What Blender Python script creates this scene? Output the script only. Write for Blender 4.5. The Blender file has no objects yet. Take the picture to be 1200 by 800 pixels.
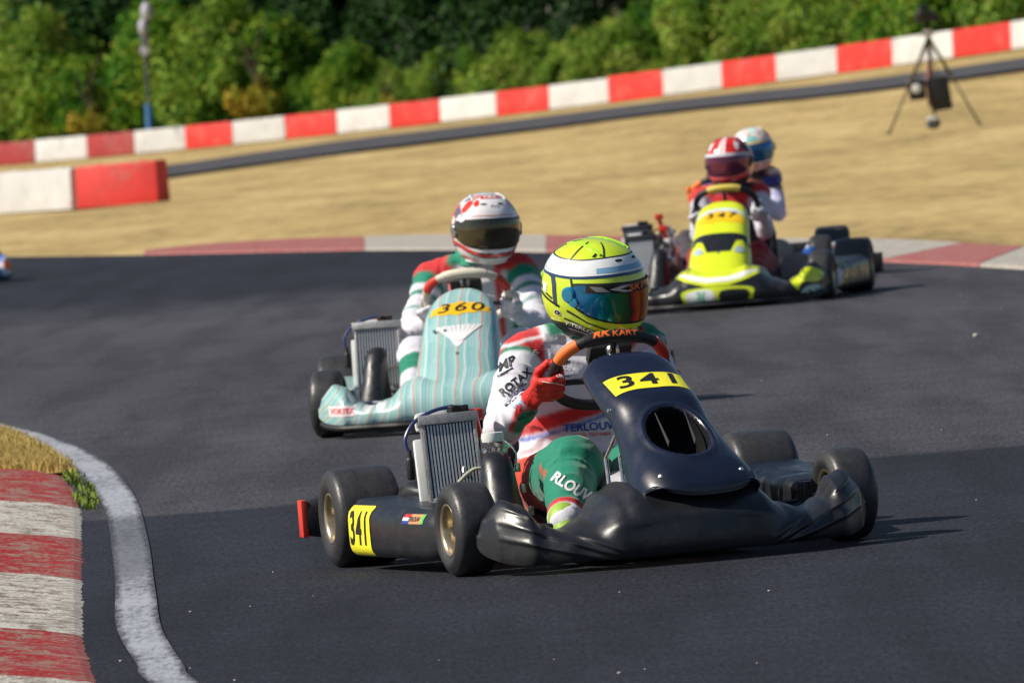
import bpy, bmesh, math, random
import numpy as np
from mathutils import Vector, Matrix, noise
from mathutils.bvhtree import BVHTree
R = math.radians
random.seed(7)
sc = bpy.context.scene
COL = sc.collection

# ------------------------------------------------------------------ camera, light, exposure
CAM_H = 1.42
FPX = 11700.0                 # focal length in pixels of a 1200 px wide picture
PITCH = math.atan2(400 - 53.0, FPX)
ROLL = 0.0811
fwd = Vector((0, math.cos(PITCH), -math.sin(PITCH)))
r0 = Vector((1, 0, 0)); u0 = Vector((0, math.sin(PITCH), math.cos(PITCH)))
cr = r0 * math.cos(ROLL) - u0 * math.sin(ROLL)
cu = u0 * math.cos(ROLL) + r0 * math.sin(ROLL)
cam_d = bpy.data.cameras.new('camera'); cam = bpy.data.objects.new('camera', cam_d); COL.objects.link(cam)
cam.matrix_world = Matrix(((cr.x, cu.x, -fwd.x, 0), (cr.y, cu.y, -fwd.y, 0), (cr.z, cu.z, -fwd.z, CAM_H), (0, 0, 0, 1)))
cam_d.sensor_width = 36; cam_d.lens = 36 * FPX / 1200
cam_d.clip_start = 1; cam_d.clip_end = 3000
cam_d.dof.use_dof = True; cam_d.dof.focus_distance = 27.3; cam_d.dof.aperture_fstop = 15
sc.camera = cam

SHADOW = Vector((0.86, 0.16, -0.80)).normalized()      # the way the sunlight travels
sun_d = bpy.data.lights.new('sun', 'SUN'); sun = bpy.data.objects.new('sun', sun_d); COL.objects.link(sun)
sun.rotation_euler = SHADOW.to_track_quat('-Z', 'Y').to_euler(); sun.location = (-20, 0, 30)
sun_d.energy = 5.0; sun_d.angle = R(0.53); sun_d.color = (1.0, 0.92, 0.80)
w = bpy.data.worlds.new('World'); sc.world = w; w.use_nodes = True
nt = w.node_tree; sky = nt.nodes.new('ShaderNodeTexSky'); sky.sky_type = 'NISHITA'; sky.sun_disc = False
sky.sun_elevation = math.asin(-SHADOW.z); sky.sun_rotation = math.atan2(-SHADOW.x, -SHADOW.y)
nt.links.new(sky.outputs[0], nt.nodes['Background'].inputs[0]); nt.nodes['Background'].inputs[1].default_value = 0.065
sc.view_settings.view_transform = 'Standard'; sc.view_settings.look = 'None'
sc.view_settings.exposure = 0.18; sc.view_settings.gamma = 1.0
sc.cycles.use_denoising = True

# ------------------------------------------------------------------ places: ground height, picture ray to ground
def smooth(a, b, x):
    t = min(1, max(0, (x - a) / (b - a))); return t * t * (3 - 2 * t)
def T(X, Y):
    x = max(-14, min(14, X))
    return smooth(95, 150, Y) * (0.045 * x + 0.0017 * x * x)
def ray(px, py):
    d = fwd + cr * ((px - 600) / FPX) - cu * ((py - 400) / FPX)
    return d / d.y
def G(px, py, terrain=False):
    d = ray(px, py); y = CAM_H / -d.z if d.z < 0 else 900
    if not terrain: return Vector((d.x * y, y, 0))
    y = 60.0
    while y < 600:
        if CAM_H + d.z * y < T(d.x * y, y): break
        y += 0.25
    return Vector((d.x * y, y, T(d.x * y, y)))

# ------------------------------------------------------------------ mesh helpers
def tagit(o, label=None, cat=None, group=None, kind=None):
    if label: o['label'] = label
    if cat: o['category'] = cat
    if group: o['group'] = group
    if kind: o['kind'] = kind
    return o
def empty(name, loc, rz=0, **k):
    o = bpy.data.objects.new(name, None); COL.objects.link(o); o.location = loc; o.rotation_euler = (0, 0, rz)
    o.empty_display_size = 0.1
    return tagit(o, **k)
def link(name, me, mats, parent=None, sm=True, **k):
    o = bpy.data.objects.new(name, me); COL.objects.link(o)
    if mats is not None:
        for m in (mats if isinstance(mats, (list, tuple)) else [mats]): me.materials.append(m)
    if sm: me.polygons.foreach_set('use_smooth', [True] * len(me.polygons))
    if parent: o.parent = parent
    return tagit(o, **k)
def mk(name, v, f, mats, parent=None, sm=True, idx=None, sharp=None, **k):
    me = bpy.data.meshes.new(name); me.from_pydata([tuple(p) for p in v], [], f); me.validate()
    bm = bmesh.new(); bm.from_mesh(me); bmesh.ops.recalc_face_normals(bm, faces=bm.faces)
    if sharp:
        for e in bm.edges:
            if len(e.link_faces) == 2 and e.calc_face_angle(0) > R(sharp): e.smooth = False
    bm.to_mesh(me); bm.free()
    o = link(name, me, mats, parent, sm, **k)
    if idx is not None and len(idx) == len(me.polygons): me.polygons.foreach_set('material_index', idx)
    return o
class MB:
    """collects simple shapes into one mesh"""
    def __init__(s): s.v = []; s.f = []; s.i = []
    def add(s, v, f, mi=0):
        n = len(s.v); s.v += [Vector(p) for p in v]; s.f += [tuple(a + n for a in q) for q in f]; s.i += [mi] * len(f); return s
    def box(s, c, d, rot=None, mi=0, bev=0.0):
        hx, hy, hz = d[0] / 2, d[1] / 2, d[2] / 2; c = Vector(c)
        b = min(bev, hx * .45, hy * .45, hz * .45)
        if b <= 0:
            v = [Vector((x, y, z)) for x in (-hx, hx) for y in (-hy, hy) for z in (-hz, hz)]
            f = [(0, 1, 3, 2), (4, 6, 7, 5), (0, 4, 5, 1), (2, 3, 7, 6), (0, 2, 6, 4), (1, 5, 7, 3)]
        else:
            bm = bmesh.new(); bmesh.ops.create_cube(bm, size=1)
            for q in bm.verts: q.co = Vector((q.co.x * 2 * hx, q.co.y * 2 * hy, q.co.z * 2 * hz))
            bmesh.ops.bevel(bm, geom=bm.edges[:], offset=b, segments=2, affect='EDGES', profile=0.6)
            bm.verts.index_update(); v = [q.co.copy() for q in bm.verts]; f = [tuple(a.index for a in q.verts) for q in bm.faces]; bm.free()
        if rot is not None: v = [rot @ p for p in v]
        return s.add([p + c for p in v], f, mi)
    def loft(s, rings, cap=True, closed=True, mi=0):
        n = len(rings[0]); v = [p for r in rings for p in r]; f = []
        for i in range(len(rings) - 1):
            for j in range(n if closed else n - 1):
                k = (j + 1) % n; f.append((i * n + j, i * n + k, (i + 1) * n + k, (i + 1) * n + j))
        if cap and closed: f.append(tuple(range(n))[::-1]); f.append(tuple((len(rings) - 1) * n + j for j in range(n)))
        return s.add(v, f, mi)
    def tube(s, pts, r, seg=10, mi=0, closed=False):
        pts = [Vector(p) for p in pts]; rr = r if isinstance(r, (list, tuple)) else [r] * len(pts); n = len(pts); rings = []; up = None
        for i, p in enumerate(pts):
            a = pts[(i - 1) % n] if (closed or i > 0) else p; b = pts[(i + 1) % n] if (closed or i < n - 1) else p
            t = (b - a).normalized()
            if up is None: up = t.orthogonal().normalized()
            up = (up - t * up.dot(t)).normalized(); q = t.cross(up)
            rings.append([p + up * math.cos(2 * math.pi * k / seg) * rr[i] + q * math.sin(2 * math.pi * k / seg) * rr[i] for k in range(seg)])
        if closed:
            # align the seam
            rings.append(rings[0]); return s.loft(rings, cap=False, mi=mi)
        return s.loft(rings, mi=mi)
    def lathe(s, prof, o=(0, 0, 0), ax=(0, 1, 0), seg=32, mi=0):
        ax = Vector(ax).normalized(); o = Vector(o); u = ax.orthogonal().normalized(); q = ax.cross(u)
        rings = [[o + ax * h + (u * math.cos(2 * math.pi * k / seg) + q * math.sin(2 * math.pi * k / seg)) * max(r, 1e-4) for k in range(seg)] for r, h in prof]
        return s.loft(rings, cap=True, mi=mi)
    def ell(s, c, rad, rot=None, seg=16, mi=0):
        c = Vector(c); rings = []
        for i in range(1, seg // 2):
            a = math.pi * i / (seg // 2) - math.pi / 2
            ring = [Vector((math.cos(a) * math.cos(2 * math.pi * k / seg) * rad[0], math.cos(a) * math.sin(2 * math.pi * k / seg) * rad[1], math.sin(a) * rad[2])) for k in range(seg)]
            rings.append([(rot @ p if rot else p) + c for p in ring])
        return s.loft(rings, mi=mi)
    def capsule(s, a, b, ra, rb, seg=14, mi=0):
        a = Vector(a); b = Vector(b); t = (b - a).normalized(); pts = []; rr = []
        for k in range(5):
            q = math.pi / 2 * k / 4.5 ; pts.append(a - t * ra * math.cos(q)); rr.append(ra * math.sin(q) + .0005)
        pts.append(a); rr.append(ra); pts.append(b); rr.append(rb)
        for k in range(4, -1, -1):
            q = math.pi / 2 * k / 4.5; pts.append(b + t * rb * math.cos(q)); rr.append(rb * math.sin(q) + .0005)
        return s.tube(pts, rr, seg, mi)
    def build(s, name, mats, parent=None, sm=True, sharp=35, **k):
        return mk(name, s.v, s.f, mats, parent, sm, s.i if any(s.i) else None, sharp, **k)
def spline(pts, n=8, closed=False):
    pts = [Vector(p) for p in pts]; out = []; m = len(pts)
    for i in range(m if closed else m - 1):
        p0 = pts[(i - 1) % m] if (closed or i > 0) else pts[i]; p1 = pts[i]; p2 = pts[(i + 1) % m]; p3 = pts[(i + 2) % m] if (closed or i < m - 2) else p2
        for k in range(n):
            t = k / n
            out.append(0.5 * ((2 * p1) + (p2 - p0) * t + (2 * p0 - 5 * p1 + 4 * p2 - p3) * t * t + (3 * p1 - p0 - 3 * p2 + p3) * t ** 3))
    if not closed: out.append(pts[-1])
    return out
def lerp_tab(tab, x):
    if x <= tab[0][0]: return tab[0][1]
    for (a, va), (b, vb) in zip(tab, tab[1:]):
        if x <= b:
            t = (x - a) / (b - a); t = t * t * (3 - 2 * t); return va + (vb - va) * t
    return tab[-1][1]
def remesh(mb, voxel, smooth_it=4):
    me = bpy.data.meshes.new('tmp'); me.from_pydata([tuple(p) for p in mb.v], [], mb.f)
    bm = bmesh.new(); bm.from_mesh(me); bmesh.ops.recalc_face_normals(bm, faces=bm.faces); bm.to_mesh(me); bm.free()
    o = bpy.data.objects.new('tmp', me); COL.objects.link(o)
    m = o.modifiers.new('r', 'REMESH'); m.mode = 'VOXEL'; m.voxel_size = voxel
    if smooth_it:
        m = o.modifiers.new('s', 'SMOOTH'); m.factor = 0.5; m.iterations = smooth_it
    dg = bpy.context.evaluated_depsgraph_get(); dg.update()
    out = bpy.data.meshes.new_from_object(o.evaluated_get(dg))
    bpy.data.objects.remove(o); bpy.data.meshes.remove(me)
    return out
def bvh_of(*objs):
    v = []; f = []
    for o in objs:
        n = len(v); v += [q.co.copy() for q in o.data.vertices]; f += [tuple(a + n for a in p.vertices) for p in o.data.polygons]
    return BVHTree.FromPolygons(v, f)

# ---- flat prints: 2D shapes cut into small cells and laid on a surface
_tc = {}
def text2d(s, size, bold=0.0, shear=0.0, ax=1.0):
    key = (s, bold, shear)
    if key not in _tc:
        c = bpy.data.curves.new('t', 'FONT'); c.body = s; c.size = 1; c.align_x = 'CENTER'; c.align_y = 'CENTER'; c.offset = bold; c.shear = shear; c.resolution_u = 3
        o = bpy.data.objects.new('t', c); COL.objects.link(o); dg = bpy.context.evaluated_depsgraph_get(); dg.update()
        me = bpy.data.meshes.new_from_object(o.evaluated_get(dg)); _tc[key] = ([(q.co.x, q.co.y) for q in me.vertices], [tuple(p.vertices) for p in me.polygons])
        bpy.data.objects.remove(o); bpy.data.curves.remove(c); bpy.data.meshes.remove(me)
    v, f = _tc[key]
    return [(x * size * ax, y * size) for x, y in v], f
def poly2d(pts): return [tuple(p) for p in pts], [tuple(range(len(pts)))]
def rect2d(x0, y0, x1, y1): return poly2d([(x0, y0), (x1, y0), (x1, y1), (x0, y1)])
def sm2d(pts, n=6): return poly2d([(p.x, p.y) for p in spline([Vector((x, y, 0)) for x, y in pts], n, True)])
def circ2d(cx, cy, rx, ry=None, n=20):
    ry = ry or rx; return poly2d([(cx + rx * math.cos(2 * math.pi * k / n), cy + ry * math.sin(2 * math.pi * k / n)) for k in range(n)])
def move2d(m, dx, dy, rot=0.0):
    c, s = math.cos(rot), math.sin(rot); return [(x * c - y * s + dx, x * s + y * c + dy) for x, y in m[0]], m[1]
def decal(name, m2, fn, step, mat, parent, **k):
    bm = bmesh.new(); vs = [bm.verts.new((x, y, 0)) for x, y in m2[0]]
    for q in m2[1]:
        try: bm.faces.new([vs[a] for a in q])
        except ValueError: pass
    bmesh.ops.triangulate(bm, faces=[q for q in bm.faces if len(q.verts) > 4])
    for ax in (0, 1):
        lo = min(q.co[ax] for q in bm.verts); hi = max(q.co[ax] for q in bm.verts); n = Vector((1, 0, 0) if ax == 0 else (0, 1, 0)); x = math.floor(lo / step) * step + step
        while x < hi:
            bmesh.ops.bisect_plane(bm, geom=bm.verts[:] + bm.edges[:] + bm.faces[:], plane_co=n * x, plane_no=n, dist=1e-7); x += step
    bad = []
    for q in bm.verts:
        p = fn(q.co.x, q.co.y)
        if p is None: bad.append(q)
        else: q.co = p
    if bad: bmesh.ops.delete(bm, geom=bad, context='VERTS')
    me = bpy.data.meshes.new(name); bm.to_mesh(me); bm.free()
    return link(name, me, mat, parent, True, **k)
def caster(bvh, O, U, V, N, off=0.0012, far=0.6):
    O, U, V, N = Vector(O), Vector(U).normalized(), Vector(V).normalized(), Vector(N).normalized()
    def fn(u, v):
        p = O + U * u + V * v + N * far; hit, nn, i, d = bvh.ray_cast(p, -N, far * 2)
        if hit is None: return None
        return hit + N * off
    return fn

# ------------------------------------------------------------------ materials
def mat(name, col, rough=0.5, metal=0.0, bump=0.0, bscale=60, var=0.0, vscale=8, coat=0.0, dirt=None, rvar=0.0, spec=0.5):
    m = bpy.data.materials.new(name); m.use_nodes = True; n = m.node_tree.nodes; l = m.node_tree.links; b = n['Principled BSDF']
    b.inputs['Base Color'].default_value = (*col, 1); b.inputs['Roughness'].default_value = rough; b.inputs['Metallic'].default_value = metal
    b.inputs['Specular IOR Level'].default_value = spec
    if coat: b.inputs['Coat Weight'].default_value = coat; b.inputs['Coat Roughness'].default_value = 0.06
    tc = n.new('ShaderNodeTexCoord'); src = tc.outputs['Object']
    if var:
        t = n.new('ShaderNodeTexNoise'); t.inputs['Scale'].default_value = vscale; t.inputs['Detail'].default_value = 6; t.inputs['Roughness'].default_value = 0.65; l.new(src, t.inputs['Vector'])
        r = n.new('ShaderNodeMapRange'); r.inputs[1].default_value = 0.3; r.inputs[2].default_value = 0.7; r.inputs[3].default_value = 1 - var; r.inputs[4].default_value = 1 + var; l.new(t.outputs[0], r.inputs[0])
        x = n.new('ShaderNodeVectorMath'); x.operation = 'SCALE'; x.inputs[0].default_value = col; l.new(r.outputs[0], x.inputs['Scale']); l.new(x.outputs[0], b.inputs['Base Color'])
    if rvar:
        t = n.new('ShaderNodeTexNoise'); t.inputs['Scale'].default_value = vscale * 2.3; t.inputs['Detail'].default_value = 8; l.new(src, t.inputs['Vector'])
        r = n.new('ShaderNodeMapRange'); r.inputs[1].default_value = 0.3; r.inputs[2].default_value = 0.7; r.inputs[3].default_value = max(0.03, rough - rvar); r.inputs[4].default_value = min(1, rough + rvar); l.new(t.outputs[0], r.inputs[0]); l.new(r.outputs[0], b.inputs['Roughness'])
    if bump:
        t = n.new('ShaderNodeTexNoise'); t.inputs['Scale'].default_value = bscale; t.inputs['Detail'].default_value = 5; l.new(src, t.inputs['Vector'])
        q = n.new('ShaderNodeBump'); q.inputs['Strength'].default_value = bump; q.inputs['Distance'].default_value = 0.01; l.new(t.outputs[0], q.inputs['Height']); l.new(q.outputs[0], b.inputs['Normal'])
    return m
def ramp(n, stops, interp='LINEAR'):
    r = n.new('ShaderNodeValToRGB'); r.color_ramp.interpolation = interp; e = r.color_ramp.elements
    while len(e) < len(stops): e.new(0.5)
    for q, (p, c) in zip(e, stops): q.position = p; q.color = (*c, 1)
    return r
_mc = {}
def flat(col, rough=0.4, coat=0.0, key=''):
    k = (tuple(round(c, 3) for c in col), rough, coat, key)
    if k not in _mc: _mc[k] = mat('print', col, rough, coat=coat, var=0.06, vscale=20)
    return _mc[k]

# ground materials
def m_asphalt():
    m = bpy.data.materials.new('asphalt'); m.use_nodes = True; n = m.node_tree.nodes; l = m.node_tree.links; b = n['Principled BSDF']
    tc = n.new('ShaderNodeTexCoord'); P = tc.outputs['Object']; sep = n.new('ShaderNodeSeparateXYZ'); l.new(P, sep.inputs[0])
    def noi(s, d=6, r=0.6, sc3=(1, 1, 1)):
        mp = n.new('ShaderNodeMapping'); mp.inputs['Scale'].default_value = sc3; l.new(P, mp.inputs[0])
        t = n.new('ShaderNodeTexNoise'); t.inputs['Scale'].default_value = s; t.inputs['Detail'].default_value = d; t.inputs['Roughness'].default_value = r; l.new(mp.outputs[0], t.inputs['Vector']); return t.outputs[0]
    def math_(op, a, c=None, d=None):
        q = n.new('ShaderNodeMath'); q.operation = op
        for i, x in enumerate((a, c, d)):
            if x is None: continue
            if isinstance(x, (int, float)): q.inputs[i].default_value = x
            else: l.new(x, q.inputs[i])
        return q.outputs[0]
    def mr(x, a, b_, c, d):
        q = n.new('ShaderNodeMapRange'); q.interpolation_type = 'SMOOTHSTEP'; l.new(x, q.inputs[0])
        for i, y in enumerate((a, b_, c, d)): q.inputs[i + 1].default_value = y
        return q.outputs[0]
    big = noi(0.35, 5, .6, (1, .35, 1)); mid = noi(3, 6, .7); fine = math_('MULTIPLY_ADD', noi(70, 3, .8, (1, .16, 1)), .6, math_('MULTIPLY', noi(95, 3, .8), .4))
    vor = n.new('ShaderNodeTexVoronoi'); vor.inputs['Scale'].default_value = 75; l.new(P, vor.inputs['Vector'])
    agg = mr(vor.outputs['Distance'], 0.0, 0.5, 1.25, 0.75)
    v = math_('MULTIPLY', mr(big, .3, .7, .82, 1.16), mr(mid, .3, .7, .86, 1.12)); v = math_('MULTIPLY', v, mr(fine, .36, .64, .45, 1.6)); v = math_('MULTIPLY', v, agg)
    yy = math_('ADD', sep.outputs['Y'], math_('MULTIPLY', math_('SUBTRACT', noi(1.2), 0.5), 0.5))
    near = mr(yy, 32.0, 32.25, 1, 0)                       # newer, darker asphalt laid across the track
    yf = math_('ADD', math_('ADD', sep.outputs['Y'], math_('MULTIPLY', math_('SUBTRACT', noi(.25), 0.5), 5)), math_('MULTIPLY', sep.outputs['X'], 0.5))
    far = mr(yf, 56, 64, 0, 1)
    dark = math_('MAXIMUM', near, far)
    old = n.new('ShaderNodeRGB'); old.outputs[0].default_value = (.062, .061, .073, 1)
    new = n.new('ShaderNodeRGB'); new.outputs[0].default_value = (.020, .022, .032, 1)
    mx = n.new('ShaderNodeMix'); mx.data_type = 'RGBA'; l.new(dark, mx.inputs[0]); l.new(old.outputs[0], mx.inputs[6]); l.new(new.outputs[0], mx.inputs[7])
    # rubber laid down along the racing line
    lane = n.new('ShaderNodeMapping'); lane.inputs['Scale'].default_value = (1.5, .12, 1); lane.inputs['Rotation'].default_value = (0, 0, .5); l.new(P, lane.inputs[0])
    ln = n.new('ShaderNodeTexNoise'); ln.inputs['Scale'].default_value = 2.2; ln.inputs['Detail'].default_value = 5; l.new(lane.outputs[0], ln.inputs['Vector'])
    v = math_('MULTIPLY', v, mr(ln.outputs[0], .40, .66, 1.10, .74))
    # pale grit and small stones
    vs = n.new('ShaderNodeTexVoronoi'); vs.inputs['Scale'].default_value = 9; vs.inputs['Randomness'].default_value = 1; l.new(P, vs.inputs['Vector'])
    grit = mr(vs.outputs['Distance'], .028, .05, 1, 0)
    sm_ = n.new('ShaderNodeVectorMath'); sm_.operation = 'SCALE'; l.new(mx.outputs[2], sm_.inputs[0]); l.new(v, sm_.inputs['Scale'])
    m2 = n.new('ShaderNodeMix'); m2.data_type = 'RGBA'; l.new(math_('MULTIPLY', grit, mr(noi(.8), .5, .62, 0, .5)), m2.inputs[0]); l.new(sm_.outputs[0], m2.inputs[6]); m2.inputs[7].default_value = (.3, .28, .27, 1)
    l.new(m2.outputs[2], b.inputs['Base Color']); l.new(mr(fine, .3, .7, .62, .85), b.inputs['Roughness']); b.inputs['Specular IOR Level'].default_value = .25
    bp = n.new('ShaderNodeBump'); bp.inputs['Strength'].default_value = .55; bp.inputs['Distance'].default_value = .004; l.new(math_('ADD', fine, vor.outputs['Distance']), bp.inputs['Height']); l.new(bp.outputs[0], b.inputs['Normal'])
    return m
def m_noise2(name, stops, scale, stretch=(1, 1, 1), detail=8, rough=.9, bump=.4, bs=20, bd=.03, s2=None):
    m = bpy.data.materials.new(name); m.use_nodes = True; n = m.node_tree.nodes; l = m.node_tree.links; b = n['Principled BSDF']
    tc = n.new('ShaderNodeTexCoord'); mp = n.new('ShaderNodeMapping'); mp.inputs['Scale'].default_value = stretch; l.new(tc.outputs['Object'], mp.inputs[0])
    t = n.new('ShaderNodeTexNoise'); t.inputs['Scale'].default_value = scale; t.inputs['Detail'].default_value = detail; t.inputs['Roughness'].default_value = .68; l.new(mp.outputs[0], t.inputs['Vector'])
    r = ramp(n, stops); 
    if s2:
        t2 = n.new('ShaderNodeTexNoise'); t2.inputs['Scale'].default_value = s2; t2.inputs['Detail'].default_value = 4; l.new(mp.outputs[0], t2.inputs['Vector'])
        a = n.new('ShaderNodeMath'); a.operation = 'MULTIPLY_ADD'; l.new(t2.outputs[0], a.inputs[0]); a.inputs[1].default_value = .5; l.new(t.outputs[0], a.inputs[2])
        a2 = n.new('ShaderNodeMath'); a2.operation = 'SUBTRACT'; l.new(a.outputs[0], a2.inputs[0]); a2.inputs[1].default_value = .25; l.new(a2.outputs[0], r.inputs[0])
    else: l.new(t.outputs[0], r.inputs[0])
    l.new(r.outputs[0], b.inputs['Base Color']); b.inputs['Roughness'].default_value = rough; b.inputs['Specular IOR Level'].default_value = .25
    q = n.new('ShaderNodeTexNoise'); q.inputs['Scale'].default_value = bs; q.inputs['Detail'].default_value = 6; l.new(tc.outputs['Object'], q.inputs['Vector'])
    bp = n.new('ShaderNodeBump'); bp.inputs['Strength'].default_value = bump; bp.inputs['Distance'].default_value = bd; l.new(q.outputs[0], bp.inputs['Height']); l.new(bp.outputs[0], b.inputs['Normal'])
    return m
MA = m_asphalt()
MG = m_noise2('dry_grass', [(.30, (.23, .175, .07)), (.43, (.37, .27, .11)), (.55, (.45, .33, .14)), (.70, (.55, .42, .20))], .6, (1, .20, 1), 12, .95, .6, 9, .03, 5.5)
MFA = m_noise2('far_asphalt', [(.3, (.05, .05, .058)), (.7, (.085, .085, .095))], 2, (1, .2, 1))
def m_worn(name, c1, c2, thr, stretch=(1.6, 5, 1), sc=6, rough=.7):
    return m_noise2(name, [(max(0, thr - .1), c2), (thr, tuple((a + b) / 2 for a, b in zip(c1, c2))), (thr + .07, c1), (1, tuple(min(1, a * 1.15) for a in c1))], sc, stretch, 9, rough, .5, 80, .006, 40)
MKR = m_worn('kerb_red_paint', (.29, .026, .030), (.27, .20, .16), .465)
MKW = m_worn('kerb_white_paint', (.48, .46, .42), (.16, .13, .10), .47, (2, 6, 1))
MKG = m_worn('kerb_bare_concrete', (.40, .37, .33), (.28, .25, .22), .42)
MKF = m_worn('kerb_faded_red', (.33, .075, .08), (.33, .22, .18), .47)
ML = m_worn('line_paint', (.62, .64, .68), (.16, .16, .18), .36, (3, 1.2, 1), 4)

# ------------------------------------------------------------------ ground
def grid_mesh(name, xs, ys, fz, m, **k):
    v = [(x, y, fz(x, y)) for y in ys for x in xs]; n = len(xs)
    f = [(j * n + i, j * n + i + 1, (j + 1) * n + i + 1, (j + 1) * n + i) for j in range(len(ys) - 1) for i in range(n - 1)]
    return mk(name, v, f, m, None, True, **k)
xs = [-1500, -500, -150, -60, -35] + [-25 + .5 * i for i in range(101)] + [35, 60, 150, 500, 1500]
ys = [-300, -50, 0] + [10 * i for i in range(1, 7)] + [62 + 1.5 * i for i in range(130)] + [265, 300, 400, 700, 1500, 2500]
ground = grid_mesh('ground', xs, ys, lambda x, y: T(x, y) - .02 + (noise.noise(Vector((x * .5, y * .12, 0))) * .008 if 84 < y < 230 else 0) * (1 if abs(x) < 30 else 0), MG, kind='structure')

edge_px = [(0, 301), (95, 300), (190, 298.5), (300, 296), (420, 293.5), (530, 293), (650, 296), (760, 299), (900, 302), (1000, 306), (1100, 310), (1200, 316)]
edge = [G(x, y) for x, y in edge_px]
e0, e1 = edge[0], edge[-1]
left_ext = [Vector((-60, e0.y + 8, 0)), Vector((-25, e0.y + 4, 0))]; right_ext = [Vector((12, e1.y - 6, 0)), Vector((25, e1.y - 22, 0)), Vector((60, e1.y - 45, 0))]
far_edge = left_ext + edge + right_ext
bm = bmesh.new()
top = [bm.verts.new(p) for p in far_edge]; bot = [bm.verts.new((p.x, -60, 0)) for p in far_edge]
for i in range(len(top) - 1): bm.faces.new((bot[i], bot[i + 1], top[i + 1], top[i]))
for i in range(len(top) - 1):
    a = bm.verts.new(far_edge[i] + Vector((0, .02, -.03))); b = bm.verts.new(far_edge[i + 1] + Vector((0, .02, -.03))); bm.faces.new((top[i], top[i + 1], b, a))
me = bpy.data.meshes.new('race_track'); bm.to_mesh(me); bm.free()
track = link('race_track', me, MA, None, False, kind='structure')

def strip(name, A, B, m, dz, n=6, parent=None, sm=True, **k):
    """sheet between two edges given as point lists"""
    A = spline(A, n); B = spline(B, n); v = []; f = []
    for a, b in zip(A, B): v += [a + Vector((0, 0, dz)), b + Vector((0, 0, dz))]
    for i in range(len(A) - 1): f.append((2 * i, 2 * i + 1, 2 * i + 3, 2 * i + 2))
    return mk(name, v, f, m, parent, sm, **k)
# the white edge line round the inside of the corner
Lp = [(0, 500, 0, 499), (18, 510, 30, 503.5), (37, 520, 62, 513), (75, 541, 107, 532), (101, 566, 139, 556), (121, 594, 161, 588), (128, 620, 170, 618), (131, 645, 176, 645), (135, 677, 180, 677), (135, 697, 183, 697), (137, 738, 190, 738), (160, 779, 215, 779), (174, 800, 232, 800)]
LA = [G(a, b) for a, b, c, d in Lp]; LB = [G(c, d) + Vector((0, 0, 0)) for a, b, c, d in Lp]
g0 = G(0, 502); LA[0] = g0; LB[0] = G(0, 496.5)
LA = [Vector((-9, g0.y + 12, 0)), Vector((-5.5, g0.y + 8.5, 0)), Vector((-3.4, g0.y + 4.7, 0)), Vector((-2.5, g0.y + 2.2, 0))] + LA + [Vector((LA[-1].x + .33, LA[-1].y - 3, 0)), Vector((LA[-1].x + 1.2, LA[-1].y - 9, 0))]
LB = [Vector((-9, g0.y + 12.5, 0)), Vector((-5.4, g0.y + 9.1, 0)), Vector((-3.3, g0.y + 5.4, 0)), Vector((-2.45, g0.y + 2.95, 0))] + LB + [Vector((LB[-1].x + .33, LB[-1].y - 3, 0)), Vector((LB[-1].x + 1.2, LB[-1].y - 9, 0))]
def worn_strip(name, A, B, m, dz, n):
    A = spline(A, n); B = spline(B, n); cs = (0, .08, .2, .5, .8, .92, 1); v = []; f = []; ed = []
    for a, b in zip(A, B):
        w_ = 0
        for c in cs: v.append(a.lerp(b, c) + Vector((w_, 0, dz))); ed.append(min(1, min(c, 1 - c) / .2))
    k_ = len(cs)
    for i in range(len(A) - 1):
        for q in range(k_ - 1): f.append((k_ * i + q, k_ * i + q + 1, k_ * i + k_ + q + 1, k_ * i + k_ + q))
    o = mk(name, v, f, m, None, True, kind='structure'); at = o.data.attributes.new('edge', 'FLOAT', 'POINT'); at.data.foreach_set('value', ed); return o
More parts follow.
